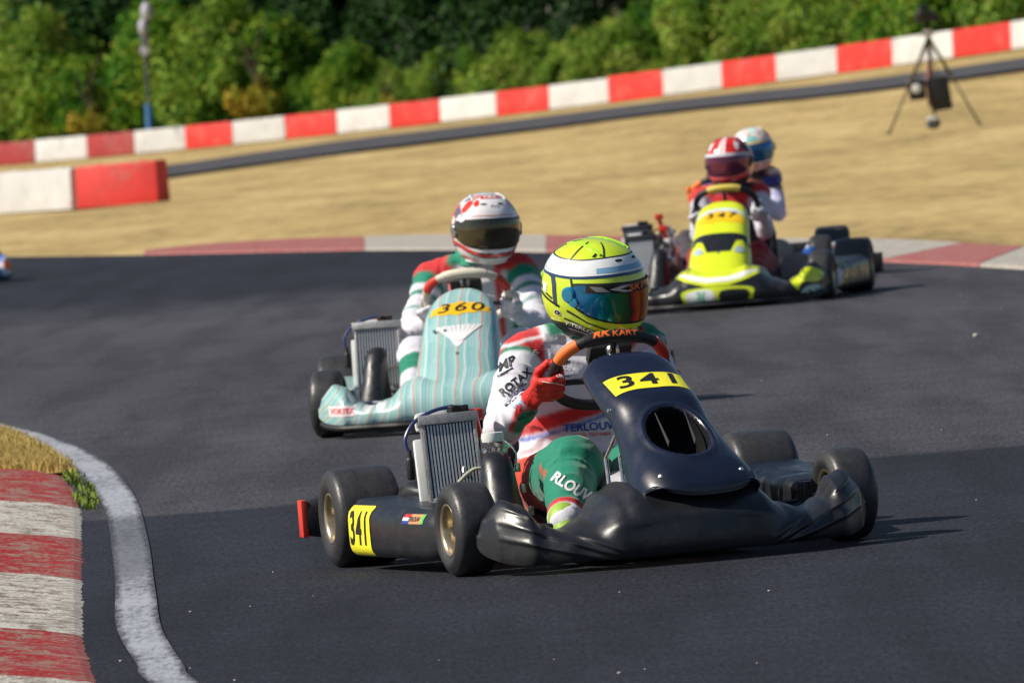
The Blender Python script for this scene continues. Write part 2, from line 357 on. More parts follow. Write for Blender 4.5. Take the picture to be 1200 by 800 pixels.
def m_line():
    m = bpy.data.materials.new('line_paint'); m.use_nodes = True; n = m.node_tree.nodes; l = m.node_tree.links; b = n['Principled BSDF']
    tc = n.new('ShaderNodeTexCoord'); at = n.new('ShaderNodeAttribute'); at.attribute_name = 'edge'
    t = n.new('ShaderNodeTexNoise'); t.inputs['Scale'].default_value = 55; t.inputs['Detail'].default_value = 6; t.inputs['Roughness'].default_value = .75; mpp = n.new('ShaderNodeMapping'); mpp.inputs['Scale'].default_value = (1, .14, 1); l.new(tc.outputs['Object'], mpp.inputs[0]); l.new(mpp.outputs[0], t.inputs['Vector'])
    t2 = n.new('ShaderNodeTexNoise'); t2.inputs['Scale'].default_value = 1.1; t2.inputs['Detail'].default_value = 5; l.new(tc.outputs['Object'], t2.inputs['Vector'])
    a = n.new('ShaderNodeMath'); a.operation = 'MULTIPLY_ADD'; l.new(at.outputs['Fac'], a.inputs[0]); a.inputs[1].default_value = .30; l.new(t.outputs[0], a.inputs[2])
    c = n.new('ShaderNodeMath'); c.operation = 'MULTIPLY_ADD'; l.new(t2.outputs[0], c.inputs[0]); c.inputs[1].default_value = .55; l.new(a.outputs[0], c.inputs[2])
    r = ramp(n, [(.0, (.05, .05, .06)), (.70, (.05, .05, .06)), (.86, (.20, .215, .25)), (1, (.34, .36, .41))]); d = n.new('ShaderNodeMath'); d.operation = 'MULTIPLY'; l.new(c.outputs[0], d.inputs[0]); d.inputs[1].default_value = .88; l.new(d.outputs[0], r.inputs[0])
    sp = n.new('ShaderNodeSeparateXYZ'); l.new(tc.outputs['Object'], sp.inputs[0]); g1 = n.new('ShaderNodeMapRange'); g1.interpolation_type = 'SMOOTHSTEP'; l.new(sp.outputs['Y'], g1.inputs[0]); g1.inputs[1].default_value = 27.6; g1.inputs[2].default_value = 28.8; g1.inputs[3].default_value = 0; g1.inputs[4].default_value = 1
    g2 = n.new('ShaderNodeMapRange'); g2.interpolation_type = 'SMOOTHSTEP'; l.new(sp.outputs['Y'], g2.inputs[0]); g2.inputs[1].default_value = 31.6; g2.inputs[2].default_value = 32.6; g2.inputs[3].default_value = .62; g2.inputs[4].default_value = 0
    g = n.new('ShaderNodeMath'); g.operation = 'MULTIPLY'; l.new(g1.outputs[0], g.inputs[0]); l.new(g2.outputs[0], g.inputs[1]); x = n.new('ShaderNodeMix'); x.data_type = 'RGBA'; l.new(g.outputs[0], x.inputs[0]); l.new(r.outputs[0], x.inputs[6]); x.inputs[7].default_value = (.035, .038, .05, 1)
    l.new(x.outputs[2], b.inputs['Base Color']); b.inputs['Roughness'].default_value = .75
    return m
worn_strip('edge_line', LA, LB, m_line(), .004, 8)

# the inner kerb: painted slabs with rumble ridges, each slab a part
kroot = empty('inner_kerb', (-2, 30, 0), kind='structure')
EX = [(40, 530), (82, 557), (97, 575), (105, 598), (107, 640), (108, 684), (111, 750), (123, 790), (140, 830)]
ek = [G(x, y) for x, y in EX]; ek.append(ek[-1] + Vector((.1, -2, 0))); ek.append(ek[0] + Vector((-.3, 2, 0))); ek = sorted(ek, key=lambda p: p.y)
def kx(y):
    for a, b in zip(ek, ek[1:]):
        if y <= b.y: return a.x + (b.x - a.x) * (y - a.y) / (b.y - a.y)
    return ek[-1].x
bounds = [G(50, q).y for q in (896, 858, 804, 750, 684, 636, 598, 557.5)]
cols_ = [MKW, MKR, MKW, MKR, MKW, MKR, MKW, MKR]
cl = [MKW, MKR, MKR]
kc = {0: MKR, 1: MKW, 2: MKR, 3: MKW, 4: MKR, 5: MKW, 6: MKR}
for i in range(7):
    y0, y1 = bounds[i], bounds[i + 1]; n = max(8, int((y1 - y0) / .045)); us = [0, .03, .08, .16, .3, .5, .75, 1.0]; v = []; f = []
    for j in range(n + 1):
        y = y0 + .006 + (y1 - y0 - .012) * j / n; xr = kx(y) + .006 * noise.noise(Vector((y * 3, 0, 0))); saw = ((y / .19) % 1.0); rid = (.022 * (1 - saw) if saw > .15 else .022 * saw / .15)
        for u in us:
            h = .004 + .045 * smooth(0, .3, u) + rid * smooth(.0, .1, u) + .003 * noise.noise(Vector((u * 9, y * 7, 2)))
            v.append(Vector((xr - u * 1.7, y, h if 0 < u else -.01)) - kroot.location)
    m_ = len(us)
    for j in range(n):
        for q in range(m_ - 1): f.append((j * m_ + q, j * m_ + q + 1, (j + 1) * m_ + q + 1, (j + 1) * m_ + q))
    mk('kerb_slab', v, f, kc[i], kroot, False)
# dry verge inside the corner, behind and beside the kerb
vp = [Vector((-1.9, bounds[0] - 5, 0)), Vector((-2.6, 26, 0)), Vector((-2.7, 33, 0)), G(2, 560), G(60, 558), G(84, 556), G(72, 549), G(50, 533), G(20, 517), G(0, 511), Vector((-2.55, g0.y + 1.2, 0)), Vector((-3.5, g0.y + 3.9, 0)), Vector((-5.6, g0.y + 7.6, 0)), Vector((-9.2, g0.y + 11, 0)), Vector((-30, g0.y + 20, 0)), Vector((-30, 0, 0)), Vector((-1.9, 0, 0))]
vg = mk('verge', [p + Vector((0, 0, .012)) for p in vp], [tuple(range(len(vp)))], MG, None, False, kind='structure')

# the outer kerb on the far side of the track
okr = empty('outer_kerb', (0, 75, 0), kind='structure')
def okerb(lo, hi, m):
    A = [G(x, y) - okr.location for x, y in lo]; B = [G(x, y) - okr.location for x, y in hi]
    # front edge, raised back edge
    A = spline(A, 5); B = spline(B, 5); v = []; f = []
    for a, b in zip(A, B):
        v += [a + Vector((0, 0, -.01)), a + Vector((0, .05, .012)), b + Vector((0, 0, .03)), b + Vector((0, .1, -.02))]
    for i in range(len(A) - 1):
        for q in range(3): f.append((4 * i + q, 4 * i + q + 1, 4 * i + q + 5, 4 * i + q + 4))
    mk('kerb_slab', v, f, m, okr, False)
okerb([(168, 298.5), (230, 297), (300, 295.5)], [(172, 297), (230, 291), (300, 286)], MKF)
okerb([(300.5, 295.5), (360, 294.3), (427, 293)], [(300.5, 286), (360, 283), (427, 281.5)], MKF)
okerb([(427.5, 293), (480, 292.7), (535, 292.8)], [(427.5, 281.5), (480, 279.5), (535, 279)], MKG)
okerb([(535.5, 292.8), (590, 293.8), (640, 295)], [(535.5, 279), (590, 279), (640, 280)], MKG)
okerb([(640.5, 295), (700, 296.5), (760, 298.5)], [(640.5, 280), (700, 281), (760, 282)], MKF)
okerb([(760.5, 298.5), (880, 301.5), (985, 305)], [(760.5, 282), (880, 283.5), (985, 285)], MKG)
okerb([(985.5, 305), (1010, 305.7), (1032, 306.5)], [(985.5, 284), (1060, 286), (1128, 290)], MKW)
okerb([(1033, 306.5), (1080, 308.5), (1148, 311)], [(1129, 290), (1165, 292.5), (1200, 294)], MKF)
okerb([(1149, 311.5), (1200, 314.5), (1250, 318)], [(1201, 294.5), (1235, 300), (1270, 305)], MKW)

# the farther stretch of track beyond the grass
up = [(-60, 226), (0, 220), (193, 196), (400, 167), (600, 143), (800, 118), (1000, 97), (1200, 70), (1270, 60)]
lo = [(-60, 243), (0, 236), (193, 209), (400, 180.5), (600, 156), (800, 130.5), (1000, 110), (1200, 83), (1270, 74)]
strip('far_track', [G(x, y, True) for x, y in lo], [G(x, y, True) for x, y in up], MFA, .03, 6, kind='structure')

# ------------------------------------------------------------------ kart parts (kart space: x forward, y to the driver's left, z up, origin under the front axle)
RUB = mat('tyre_rubber', (.022, .022, .025), .6, bump=.06, bscale=240, var=.25, vscale=25, rvar=.1)
RUBT = mat('worn_tread', (.034, .034, .037), .42, bump=.10, bscale=160, var=.3, vscale=30, rvar=.08)
MAG = mat('magnesium_rim', (.50, .42, .28), .32, .9, var=.12)
SIL = mat('silver_metal', (.62, .62, .63), .3, 1, var=.15, vscale=40, rvar=.12)
ALU = mat('cast_aluminium', (.42, .42, .42), .5, .9, bump=.3, bscale=300, var=.2, vscale=50)
DRK = mat('dark_steel', (.05, .05, .055), .4, .7, var=.2)
BLKP = mat('black_plastic', (.012, .013, .017), .36, bump=.10, bscale=38, var=.3, vscale=9, rvar=.12, spec=.6)
BLKM = mat('matt_black_plastic', (.014, .014, .017), .5, bump=.1, bscale=120, rvar=.1)
REDP = mat('red_plastic', (.62, .04, .025), .4, var=.1)
ORG = mat('orange_tape', (.85, .17, .02), .55, bump=.2, bscale=200, var=.1)
YEL = mat('number_yellow', (.88, .82, .03), .45, bump=.12, bscale=60, var=.06)
INK = mat('black_print', (.012, .012, .014), .5)
WHT = mat('white_print', (.8, .8, .8), .5, var=.06)
WPL = mat('white_plastic', (.72, .74, .74), .4, var=.08)
BLUE_HOSE = mat('blue_hose', (.03, .05, .16), .35, spec=.6)
CORE = mat('radiator_core', (.02, .02, .022), .7)
FIN = mat('radiator_fin', (.60, .62, .64), .38, .6, var=.2, vscale=60)
SEATM = mat('seat_fibreglass', (.03, .03, .035), .35, var=.2)
CLEAR = mat('braided_hose', (.55, .55, .42), .5, .2, bump=.6, bscale=500)

def fair_pt(y, q, F):
    """front fairing: q 0 = front lip, 1 = top back edge"""
    a = abs(y); H = F['half']; t = a / H * .54
    xf = lerp_tab(F['xf'], t); zt = lerp_tab(F['zt'], t); xb = lerp_tab(F['xb'], t); zb = F['zb']
    ph = (q * 1.22 - .22) * math.pi / 2; ex = .60 + .26 * smooth(.16, .30, t)
    if t > .42:
        ed = math.sqrt(max(0, 1 - ((t - .42) / .1201) ** 2.4)); xf = xb + (xf - xb) * ed; zt = .105 + (zt - .105) * ed; zb = .09 + (zb - .09) * ed
    zc = zb + .032; x = xb + (xf - xb) * max(0, math.cos(ph)) ** ex
    z = zc + (zt - zc) * math.sin(ph) ** .9 if ph > 0 else zc - .034 * (math.sin(-ph) / .34) ** .8
    # pressed creases that sweep up towards the wheel guards
    if F.get('crease') and t > .2:
        for k, z0 in enumerate((.055, .085, .115)):
            zc = .034 + k * .022 + (t - .27) * (.30 + .10 * k)
            d = (z - zc) / .0045; g = math.exp(-d * d) if d < 0 else math.exp(-d * d * .16); x += .0065 * g * smooth(.14, .26, t) * (1 - smooth(.46, .52, t))
    if F.get('bulge'):
        zz = (z - (.135 - .10 * max(0, t - .05))) / .016; x += .006 * math.exp(-zz * zz) * (1 - smooth(.18, .30, t)); x += .008 * math.exp(-((t - .17) / .06) ** 2) * math.sin(ph * 2) ** 2
    return Vector((x, y, z))
def fairing(F, m, parent, name='front_fairing'):
    ny, nq = (220, 90) if F.get('crease') else (130, 40); v = []; f = []
    for i in range(ny + 1):
        s = -1 + 2 * i / ny; s = math.sin(s * math.pi / 2) * .85 + s * .15; y = s * F['half']
        for j in range(nq + 1): v.append(fair_pt(y, j / nq, F))
        # inner skin
        e = .007
        for j in range(nq, -1, -1):
            p = fair_pt(y, j / nq, F); c = fair_pt(y, 0.5, F); v.append(Vector((p.x - e * 2.0 * math.cos(j / nq * 1.57) - e * .3, p.y * (1 - .004), p.z - e * math.sin(j / nq * 1.57) * 1.2 - .0005)))
    n = 2 * (nq + 1)
    for i in range(ny):
        for j in range(n): k = (j + 1) % n; f.append((i * n + j, i * n + k, (i + 1) * n + k, (i + 1) * n + j))
    f.append(tuple(range(n))); f.append(tuple(ny * n + j for j in range(n)))
    return mk(name, v, f, m, parent, True, None, 50)
F341 = dict(half=.545, zb=.030, crease=True, bulge=True,
    xf=[(0, .44), (.2, .42), (.32, .375), (.42, .335), (.5, .27), (.54, .19)],
    zt=[(0, .212), (.07, .212), (.14, .222), (.19, .20), (.27, .135), (.335, .115), (.385, .135), (.43, .19), (.475, .21), (.52, .19), (.54, .14)],
    xb=[(0, .10), (.2, .10), (.32, .20), (.42, .17), (.54, .15)])
FM = dict(F341, zb=.045, crease=False, bulge=False)

def nassau_prof(N, s):
    P = N['prof']; x = s * (len(P) - 1); i = min(int(x), len(P) - 2); t = x - i
    def g(k): return P[min(max(k, 0), len(P) - 1)]
    out = []
    for c in range(4):
        p0, p1, p2, p3 = g(i - 1)[c], g(i)[c], g(i + 1)[c], g(i + 2)[c]
        out.append(.5 * (2 * p1 + (p2 - p0) * t + (2 * p0 - 5 * p1 + 4 * p2 - p3) * t * t + (3 * p1 - p0 - 3 * p2 + p3) * t ** 3))
    return out
def nassau_pt(N, s, u):
    x, z, W, d = nassau_prof(N, s); x2, z2, _, _ = nassau_prof(N, min(1, s + .02)); x1, z1, _, _ = nassau_prof(N, max(0, s - .02))
    tx, tz = x2 - x1, z2 - z1; L = math.hypot(tx, tz) or 1; nx, nz = tz / L, -tx / L        # outward normal in the middle plane
    if nx * .6 + nz * .8 < 0: nx, nz = -nx, -nz
    th = u * math.pi / 2; y = W * math.copysign(abs(math.sin(th)) ** .82, th); dr = d * (1 - math.cos(th)) ** 1.25
    y0_ = y; y += N.get('shift', 0) * (1 - s) ** 1.3; p = Vector((x - nx * dr, y, z - nz * dr + N.get('smile', 0) * abs(u) ** 2 * (1 - s) ** 5)); nn = Vector((nx * math.cos(th), math.sin(th), nz * math.cos(th)))
    h = N.get('hole')
    if h:
        q = math.sqrt(((s - h[0]) / h[1]) ** 2 + (y0_ / h[2]) ** 2)
        if q < 1.0: p -= Vector((nx * .8 + .2, 0, nz * .5)) * h[3] * smooth(1.0, .80, q)
        elif q < 1.25: p += nn * .006 * (1 - abs(q - 1.1) / .15 if abs(q - 1.1) < .15 else 0)
    return p, nn
PIT = mat('shaded_duct_interior', (.006, .006, .007), .85, spec=.15)  # near-black colour paints in the shade of the shallow opening
def nassau(N, m, mh, parent):
    ns, nu = 90, 76; v = []; f = []; idx = []
    for i in range(ns + 1):
        for j in range(nu + 1):
            p, nn = nassau_pt(N, i / ns, -1 + 2 * j / nu); v.append(p)
    n = nu + 1; h = N.get('hole')
    for i in range(ns):
        for j in range(nu):
            f.append((i * n + j, i * n + j + 1, (i + 1) * n + j + 1, (i + 1) * n + j))
            c = (v[i * n + j] + v[(i + 1) * n + j + 1]) / 2; s = (i + .5) / ns
            idx.append(1 if h and ((s - h[0]) / h[1]) ** 2 + ((c.y - N.get('shift', 0) * (1 - s) ** 1.3) / h[2]) ** 2 < .93 else 0)
    me = bpy.data.meshes.new('front_panel'); me.from_pydata([tuple(p) for p in v], [], f); me.polygons.foreach_set('material_index', idx)
    o = bpy.data.objects.new('tmp', me); COL.objects.link(o)
    for a in (m, mh): me.materials.append(a)
    s_ = o.modifiers.new('s', 'SOLIDIFY'); s_.thickness = .006; s_.offset = -1 if True else 1; s_.use_rim = True
    dg = bpy.context.evaluated_depsgraph_get(); dg.update(); out = bpy.data.meshes.new_from_object(o.evaluated_get(dg)); bpy.data.objects.remove(o)
    out.name = 'front_panel'; return link('front_panel', out, None, parent, True)
N341 = dict(prof=[(.415, .178, .13, .07), (.405, .215, .16, .10), (.335, .272, .172, .12), (.235, .325, .155, .11), (.13, .39, .135, .09), (.06, .445, .130, .08), (-.01, .475, .134, .07), (-.10, .51, .134, .06), (-.19, .55, .126, .06), (-.235, .556, .100, .05)],
            hole=(.365, .115, .082, .13), shift=.045, smile=.05)
NM = dict(smile=.05, prof=[(.375, .125, .11, .05), (.365, .165, .15, .07), (.30, .24, .166, .09), (.21, .32, .165, .09), (.11, .40, .156, .08), (.02, .47, .148, .07), (-.08, .53, .142, .06), (-.17, .575, .125, .05), (-.21, .588, .09, .04)])

def lathe_tyre(Rr, W, rim_r):
    h = W / 2; half = [(rim_r, h - .012), (rim_r + .008, h - .003), (rim_r + .02, h + .002), ((rim_r + Rr) / 2, h + .005), (Rr - .024, h + .001), (Rr - .011, h - .005), (Rr - .004, h - .013), (Rr - .001, h - .026), (Rr, h * .25)]
    return half + [(r, -x) for r, x in half[::-1]]
_wheel = {}
def wheel(parent, pos, Rr, W, steer, rim_m, side):
    """side +1: outer face looks along +y. hub > tyre, rim"""
    key = (Rr, W, rim_m.name)
    if key not in _wheel:
        t = MB(); prof = lathe_tyre(Rr, W, .066); t.lathe(prof, seg=64)
        tread = []
        for q in t.f: tread.append(0)
        tm = bpy.data.meshes.new('tyre'); tm.from_pydata([tuple(p) for p in t.v], [], t.f[:-2])
        bm = bmesh.new(); bm.from_mesh(tm); bmesh.ops.recalc_face_normals(bm, faces=bm.faces); bm.to_mesh(tm); bm.free()
        tm.materials.append(RUB); tm.materials.append(RUBT)
        for p in tm.polygons:
            rr = math.hypot(p.center.x, p.center.z); p.material_index = 1 if rr > Rr - .008 else 0; p.use_smooth = True
        rp = [(.071, W / 2 - .008), (.072, W / 2 - .004), (.068, W / 2 - .003), (.062, W / 2 - .012), (.058, W / 2 - .03), (.056, W / 2 - .045), (.050, W / 2 - .048), (.036, W / 2 - .044), (.030, W / 2 - .040), (.030, W / 2 - .030), (.012, W / 2 - .028), (.001, W / 2 - .028)]
        rb = MB(); rb.lathe(rp, seg=48)
        rb.lathe([(.072, -W / 2 + .004), (.068, -W / 2 + .003), (.058, -W / 2 + .02), (.056, W / 2 - .045)], seg=48)
        rb.f = [q for q in rb.f if len(q) == 4]
        rm = bpy.data.meshes.new('rim'); rm.from_pydata([tuple(p) for p in rb.v], [], rb.f)
        bm = bmesh.new(); bm.from_mesh(rm); bmesh.ops.recalc_face_normals(bm, faces=bm.faces); bm.to_mesh(rm); bm.free()
        rm.materials.append(rim_m); rm.polygons.foreach_set('use_smooth', [True] * len(rm.polygons))
        hb = MB(); hb.lathe([(.001, W / 2 - .022), (.018, W / 2 - .022), (.02, W / 2 - .03), (.024, W / 2 - .05), (.024, -W / 2)], seg=20)
        for k in range(3):
            a = k * 2.094; hb.lathe([(.001, W / 2 - .034), (.005, W / 2 - .034), (.005, W / 2 - .045)], (math.cos(a) * .042, 0, math.sin(a) * .042), seg=8)
        hm = bpy.data.meshes.new('wheel'); hm.from_pydata([tuple(p) for p in hb.v], [], hb.f); hm.materials.append(DRK)
        _wheel[key] = (hm, tm, rm)
    hm, tm, rm = _wheel[key]
    h = bpy.data.objects.new('wheel', hm); COL.objects.link(h); h.parent = parent; h.location = pos; h.rotation_euler = (random.random() * 0, 0, steer + (math.pi if side < 0 else 0))
    for nme, me in (('tyre', tm), ('rim', rm)):
        o = bpy.data.objects.new(nme, me); COL.objects.link(o); o.parent = h
    return h

def side_pod(parent, side, m, zt=.2, yo=.625, x0=-.17, x1=-.86):
    rings = []; n = 16
    for i in range(n + 1):
        t = i / n; x = x0 + (x1 - x0) * t
        e = min(1, t / .10) ** .5 * min(1, (1 - t) / .06) ** .4 if 0 < t < 1 else .25
        top = (zt - .03 + .03 * t) ; bot = .035; yi = .43; yy = yo - .035 + .085 * t - .02 * (1 - t) ** 4; cz = (top + bot) / 2; hz = (top - bot) / 2 * (.55 + .45 * e); cy = (yi + yy) / 2; hy = (yy - yi) / 2 * (.6 + .4 * e)
        ring = []
        for k in range(28):
            a = 2 * math.pi * k / 28; c, s = math.cos(a), math.sin(a)
            ring.append(Vector((x, side * (cy + hy * math.copysign(abs(c) ** .38, c)), cz + hz * math.copysign(abs(s) ** .38, s) - (.012 if c > .5 and s > 0 else 0))))
        rings.append(ring)
    return MB().loft(rings).build('side_pod', m, parent, sharp=60)

def rim_path(C, n, R0=.157, R1=.135, k=48, p=2.35):
    n = n.normalized(); u = (Vector((1, 0, 0)) - n * n.x).normalized(); pts = []
    for i in range(k):
        a = 2 * math.pi * i / k; c, s = math.cos(a), math.sin(a); r = 1 / (abs(c) ** p + abs(s) ** p) ** (1 / p)
        pts.append(C + Vector((0, 1, 0)) * c * r * R0 + u * s * r * R1)
    return pts, u
SWC = Vector((-.40, 0, .505)); SWN = Vector((-.70, 0, .71)).normalized()
def steering(parent, S):
    C = SWC + Vector((0, 0, S.get('sw_dz', 0))); pts, u = rim_path(C, SWN)
    base, grip, topm = S['sw']
    st = MB().tube(pts, .0155, 14, closed=True).build('steering_wheel', base, parent)
    def arc(a0, a1, r): 
        k0, k1 = int(a0 / 360 * 48), int(a1 / 360 * 48); q = [pts[i % 48] for i in range(k0, k1 + 1)]; n = len(q) - 1
        return q, [r if 0 < i < n else r * .93 for i in range(n + 1)]
    for a0, a1 in ((22, 50), (130, 158)):
        q, r = arc(a0, a1, .0175); MB().tube(q, r, 14).build('grip_band', S.get('grip2', grip) if a0 == 22 else grip, st)
    q, r = arc(60, 120, .0185); tp = MB().tube(q, r, 14).build('top_pad', topm, st)
    hb = MB()
    for a in (90, 200, 340):
        e = pts[int(a / 360 * 48) % 48]; hb.tube([C - SWN * .03, (C + e) / 2 - SWN * .015, e], [.012, .009, .008], 8)
    hb.lathe([(.03, -.02), (.045, -.03), (.045, .0), (.03, .01), (.001, .012)], C - SWN * .02, SWN, 20)
    hb.build('wheel_hub', DRK, st)
    if S.get('dash'):
        d = MB(); rot = Matrix(((0, SWN.z, SWN.x), (1, 0, 0), (0, -SWN.x, SWN.z))).to_3x3()
        ux = Vector((0, 1, 0)); uy = u; M3 = Matrix((ux, uy, SWN)).transposed(); d.box(C + u * .052 + SWN * .02, (.12, .07, .03), M3, bev=.008); d.build('dash_display', BLKM, st)
        MB().lathe([(.001, .001), (.018, .001), (.02, -.01)], C + u * .085 - SWN * .012 + Vector((0, .0, 0)), -SWN, 16).build('dash_knob', SIL, st)
    cl = MB(); cl.tube([C - SWN * .01, Vector((.16, .02, .09))], .010, 10); cl.build('steering_column', DRK, parent)
    # the two bright struts that carry the front panel
    for y in (-.085, -.125):
        MB().tube([(.02, y, .07), (-.02, y, .28), (.02, y + .02, .34), (.10, y + .035, .37)], .006, 8).build('panel_strut', SIL, parent)
    return st, pts, u, C
def kart(name, px, heading, S, **k):
    """px: ground point under the middle of the front axle"""
    root = empty(name, px, R(-90 + heading), **k)
    B, NB = S['body'], S['nassau']
    rim = S.get('rim', MAG); sc_ = S.get('steer', 0)
    hf, hr = S.get('hf', .525), S.get('hr', .595)
    for s in (-1, 1):
        wheel(root, (0, s * hf, .127), .127, .116, R(sc_), rim, s); wheel(root, (-1.045, s * hr, .139), .139, .186, 0, rim, s)
    fr = MB(); r = .014
    for s in (-1, 1):
        fr.tube(spline([(.12, s * .13, .07), (.0, s * .25, .07), (-.2, s * .36, .06), (-.6, s * .36, .055), (-.9, s * .30, .07), (-1.22, s * .30, .09)], 5), r)
        fr.tube(spline([(-.2, s * .36, .06), (-.24, s * .50, .08), (-.5, s * .55, .09), (-.78, s * .5, .08), (-.84, s * .32, .07)], 4), .010)
        fr.tube([(0, s * .25, .07), (0, s * .42, .11)], .016); fr.tube([(-.02, s * (hf - .06), .127), (-.02, s * .40, .12)], .011)
        fr.lathe([(.018, -.05), (.02, 0), (.018, .05)], (0, s * .42, .12), (0, 0, 1), 12)
        fr.tube([(.0, s * .41, .12), (.07, s * .10, .11)], .006, 8)
    fr.tube([(.12, -.13, .07), (.12, .13, .07)], r); fr.tube([(-.55, -.36, .055), (-.55, .36, .055)], r); fr.tube([(-.9, -.30, .07), (-.9, .3, .07)], r)
    fr.tube(spline([(.1, -.2, .09), (.24, -.2, .12), (.30, -.1, .13), (.30, .1, .13), (.24, .2, .12), (.1, .2, .09)], 4), .010)
    fr.build('chassis_frame', S['frame'], root)
    MB().box((-.22, 0, .04), (.66, .5, .006)).build('floor_tray', ALU if S.get('tray') is None else S['tray'], root, sm=False)
    MB().tube([(-1.045, -hr + .02, .139), (-1.045, hr - .02, .139)], .025, 16).build('rear_axle', DRK, root)
    MB().tube([(-1.02, .28, .14), (-1.04, .28, .14)], .09, 24).build('brake_disc', ALU, root)
    # rear bumper
    rb = []
    for i in range(25):
        y = -.69 + 1.38 * i / 24; e = 1 if 0 < i < 24 else .8; ring = []
        for q in range(20):
            a = 2 * math.pi * q / 20; c, s = math.cos(a), math.sin(a); ring.append(Vector((-1.28 + .045 * e * math.copysign(abs(c) ** .5, c) + .05 * (1 - (y / .69) ** 4) * 0, y, .135 + .06 * e * math.copysign(abs(s) ** .5, s))))
        rb.append(ring)
    b = MB().loft(rb).build('rear_bumper', S.get('bumper', BLKM), root, sharp=60)
    for s in (-1, 1):
        MB().box((-1.27, s * .695, .135), (.05, .018, .105), bev=.006).build('bumper_end', REDP if s < 0 else BLKM, b)
    for s in (-1, 1): MB().tube([(-1.05, s * .25, .1), (-1.26, s * .25, .14)], .012).build('bumper_mount', DRK, root)
    # fairing, panel, pods
    F = S.get('F', FM); fa = fairing(F, B, root)
    if S.get('lip', True):
        lp = [fair_pt(y, 0, F) - Vector((.004, 0, .012)) for y in [(-1 + 2 * i / 40) * F['half'] * .97 for i in range(41)]]
        MB().tube(lp, .012, 8).build('fairing_lip', BLKM, root)
    N = S.get('N', NM); na = nassau(N, NB, PIT, root)
    if N.get('hole'):
        for y, ln in ((-.012, .07), (.062, .07)):
            a, n1 = nassau_pt(N, .30, 0); c = Vector((.17, y, .345))
            MB().loft([[Vector((.235, y - .001, .320)), Vector((.235, y + .001, .320)), Vector((.225, y + .001, .308)), Vector((.225, y - .001, .308))], [Vector((.11, y * 1.1 - .001, .400)), Vector((.11, y * 1.1 + .001, .400)), Vector((.13, y * 1.1 + .001, .385)), Vector((.13, y * 1.1 - .001, .385))]]).build('duct_vane', mat('vane', (.08, .08, .08), .3), na, sm=False)
    if not N.get('hole'):
        MB().tube([nassau_pt(N, .0, -1 + 2 * i / 40)[0] + Vector((.001, 0, -.001)) for i in range(41)], .0028, 6).build('panel_edge', INK, na)
    # bright bolts
    for bx, by in S.get('bolts', []):
        p, nn = nassau_pt(N, bx, by); MB().lathe([(.001, .004), (.005, .004), (.0075, .001), (.008, -.002)], p, nn, 12).build('panel_bolt', SIL, na)
    pr = side_pod(root, -1, S['pod'], S.get('pz', .2)); pl = side_pod(root, 1, S['pod'], S.get('pz', .2))
    # seat
    rings = []
    for i, (x, z, wd, dp) in enumerate([(-.52, .13, .15, .02), (-.6, .08, .19, .06), (-.74, .06, .20, .11), (-.88, .075, .20, .15), (-.98, .18, .20, .13), (-1.03, .32, .19, .09), (-1.06, .42, .16, .04)]):
        nrm = Vector((0, 0, 1)) if i < 3 else Vector((.75, 0, .66)) if i < 4 else Vector((.96, 0, .2)); ring = []
        for q in range(17):
            a = -math.pi / 2 * 1.0 + math.pi * q / 16; y = wd * math.sin(a); ring.append(Vector((x, y, z)) + nrm * dp * (1 - math.cos(a)) )
        for q in range(16, -1, -1):
            a = -math.pi / 2 * 1.0 + math.pi * q / 16; ring.append(Vector((x, (wd - .006) * math.sin(a), z)) + nrm * (dp * (1 - math.cos(a)) + .006))
        rings.append(ring)
    MB().loft(rings).build('seat', SEATM, root)
    # fuel tank and pedals
    MB().box((-.16, 0.0, .14), (.24, .17, .19), bev=.04).build('fuel_tank', S.get('tank', WPL), root)
    for s in (-1, 1):
        MB().tube([(.10, s * .16, .06), (.12, s * .16, .17), (.11, s * .11, .19)], .006, 8).build('pedal', SIL, root)
    # engine on the driver's right
    ex, ey = -.64, -.33
    en = MB(); en.box((ex - .05, ey, .12), (.17, .13, .13), bev=.015).build('crankcase', ALU, root)
    cy = MB(); cy.lathe([(.045, .0), (.05, .08), (.05, .10)], (ex + .02, ey, .17), (.25, -.1, 1), 20)
    for q in range(7): cy.lathe([(.058, .015 + q * .013), (.062, .019 + q * .013), (.058, .022 + q * .013)], (ex + .02, ey, .17), (.25, -.1, 1), 20)
    cy.build('cylinder', ALU, root)
    hd = MB(); hd.lathe([(.06, .10), (.062, .112), (.055, .122), (.03, .128), (.028, .142), (.001, .145)], (ex + .02, ey, .17), (.25, -.1, 1), 24)
    for q in range(5):
        a = q * 1.257; hd.lathe([(.006, .145), (.006, .12)], (ex + .02 + .042 * math.cos(a) + .03, ey + .042 * math.sin(a) - .012, .17), (0, 0, 1), 8)
    hd.build('cylinder_head', SIL, root)
    sp = MB(); sp.lathe([(.012, .14), (.013, .175), (.011, .19), (.001, .195)], (ex + .02, ey, .17), (.25, -.1, 1), 14).tube([(ex + .065, ey - .015, .355), (ex + .10, ey - .05, .34), (ex + .06, ey - .09, .28)], .004, 8)
    sp.build('spark_plug_cap', INK, root)
    mc = MB().box((-.55, -.352, .412), (.04, .045, .032), bev=.008).tube([(-.55, -.352, .40), (-.57, -.34, .35)], .012, 10).build('red_cap', REDP, root)
    cb = MB(); cb.lathe([(.016, .0), (.026, .005), (.026, .03), (.018, .035), (.018, .06), (.03, .065), (.03, .075)], (ex + .13, ey + .03, .26), (.2, .1, 1), 18).box((ex + .13, ey + .01, .24), (.05, .06, .05), bev=.006).tube(spline([(ex + .1, ey - .05, .3), (ex + .15, ey - .08, .26), (ex + .12, ey - .04, .2)], 5), .004, 8).tube(spline([(ex + .16, ey + .02, .35), (ex + .2, ey + .06, .30), (ex + .15, ey + .05, .2)], 5), .003, 8)
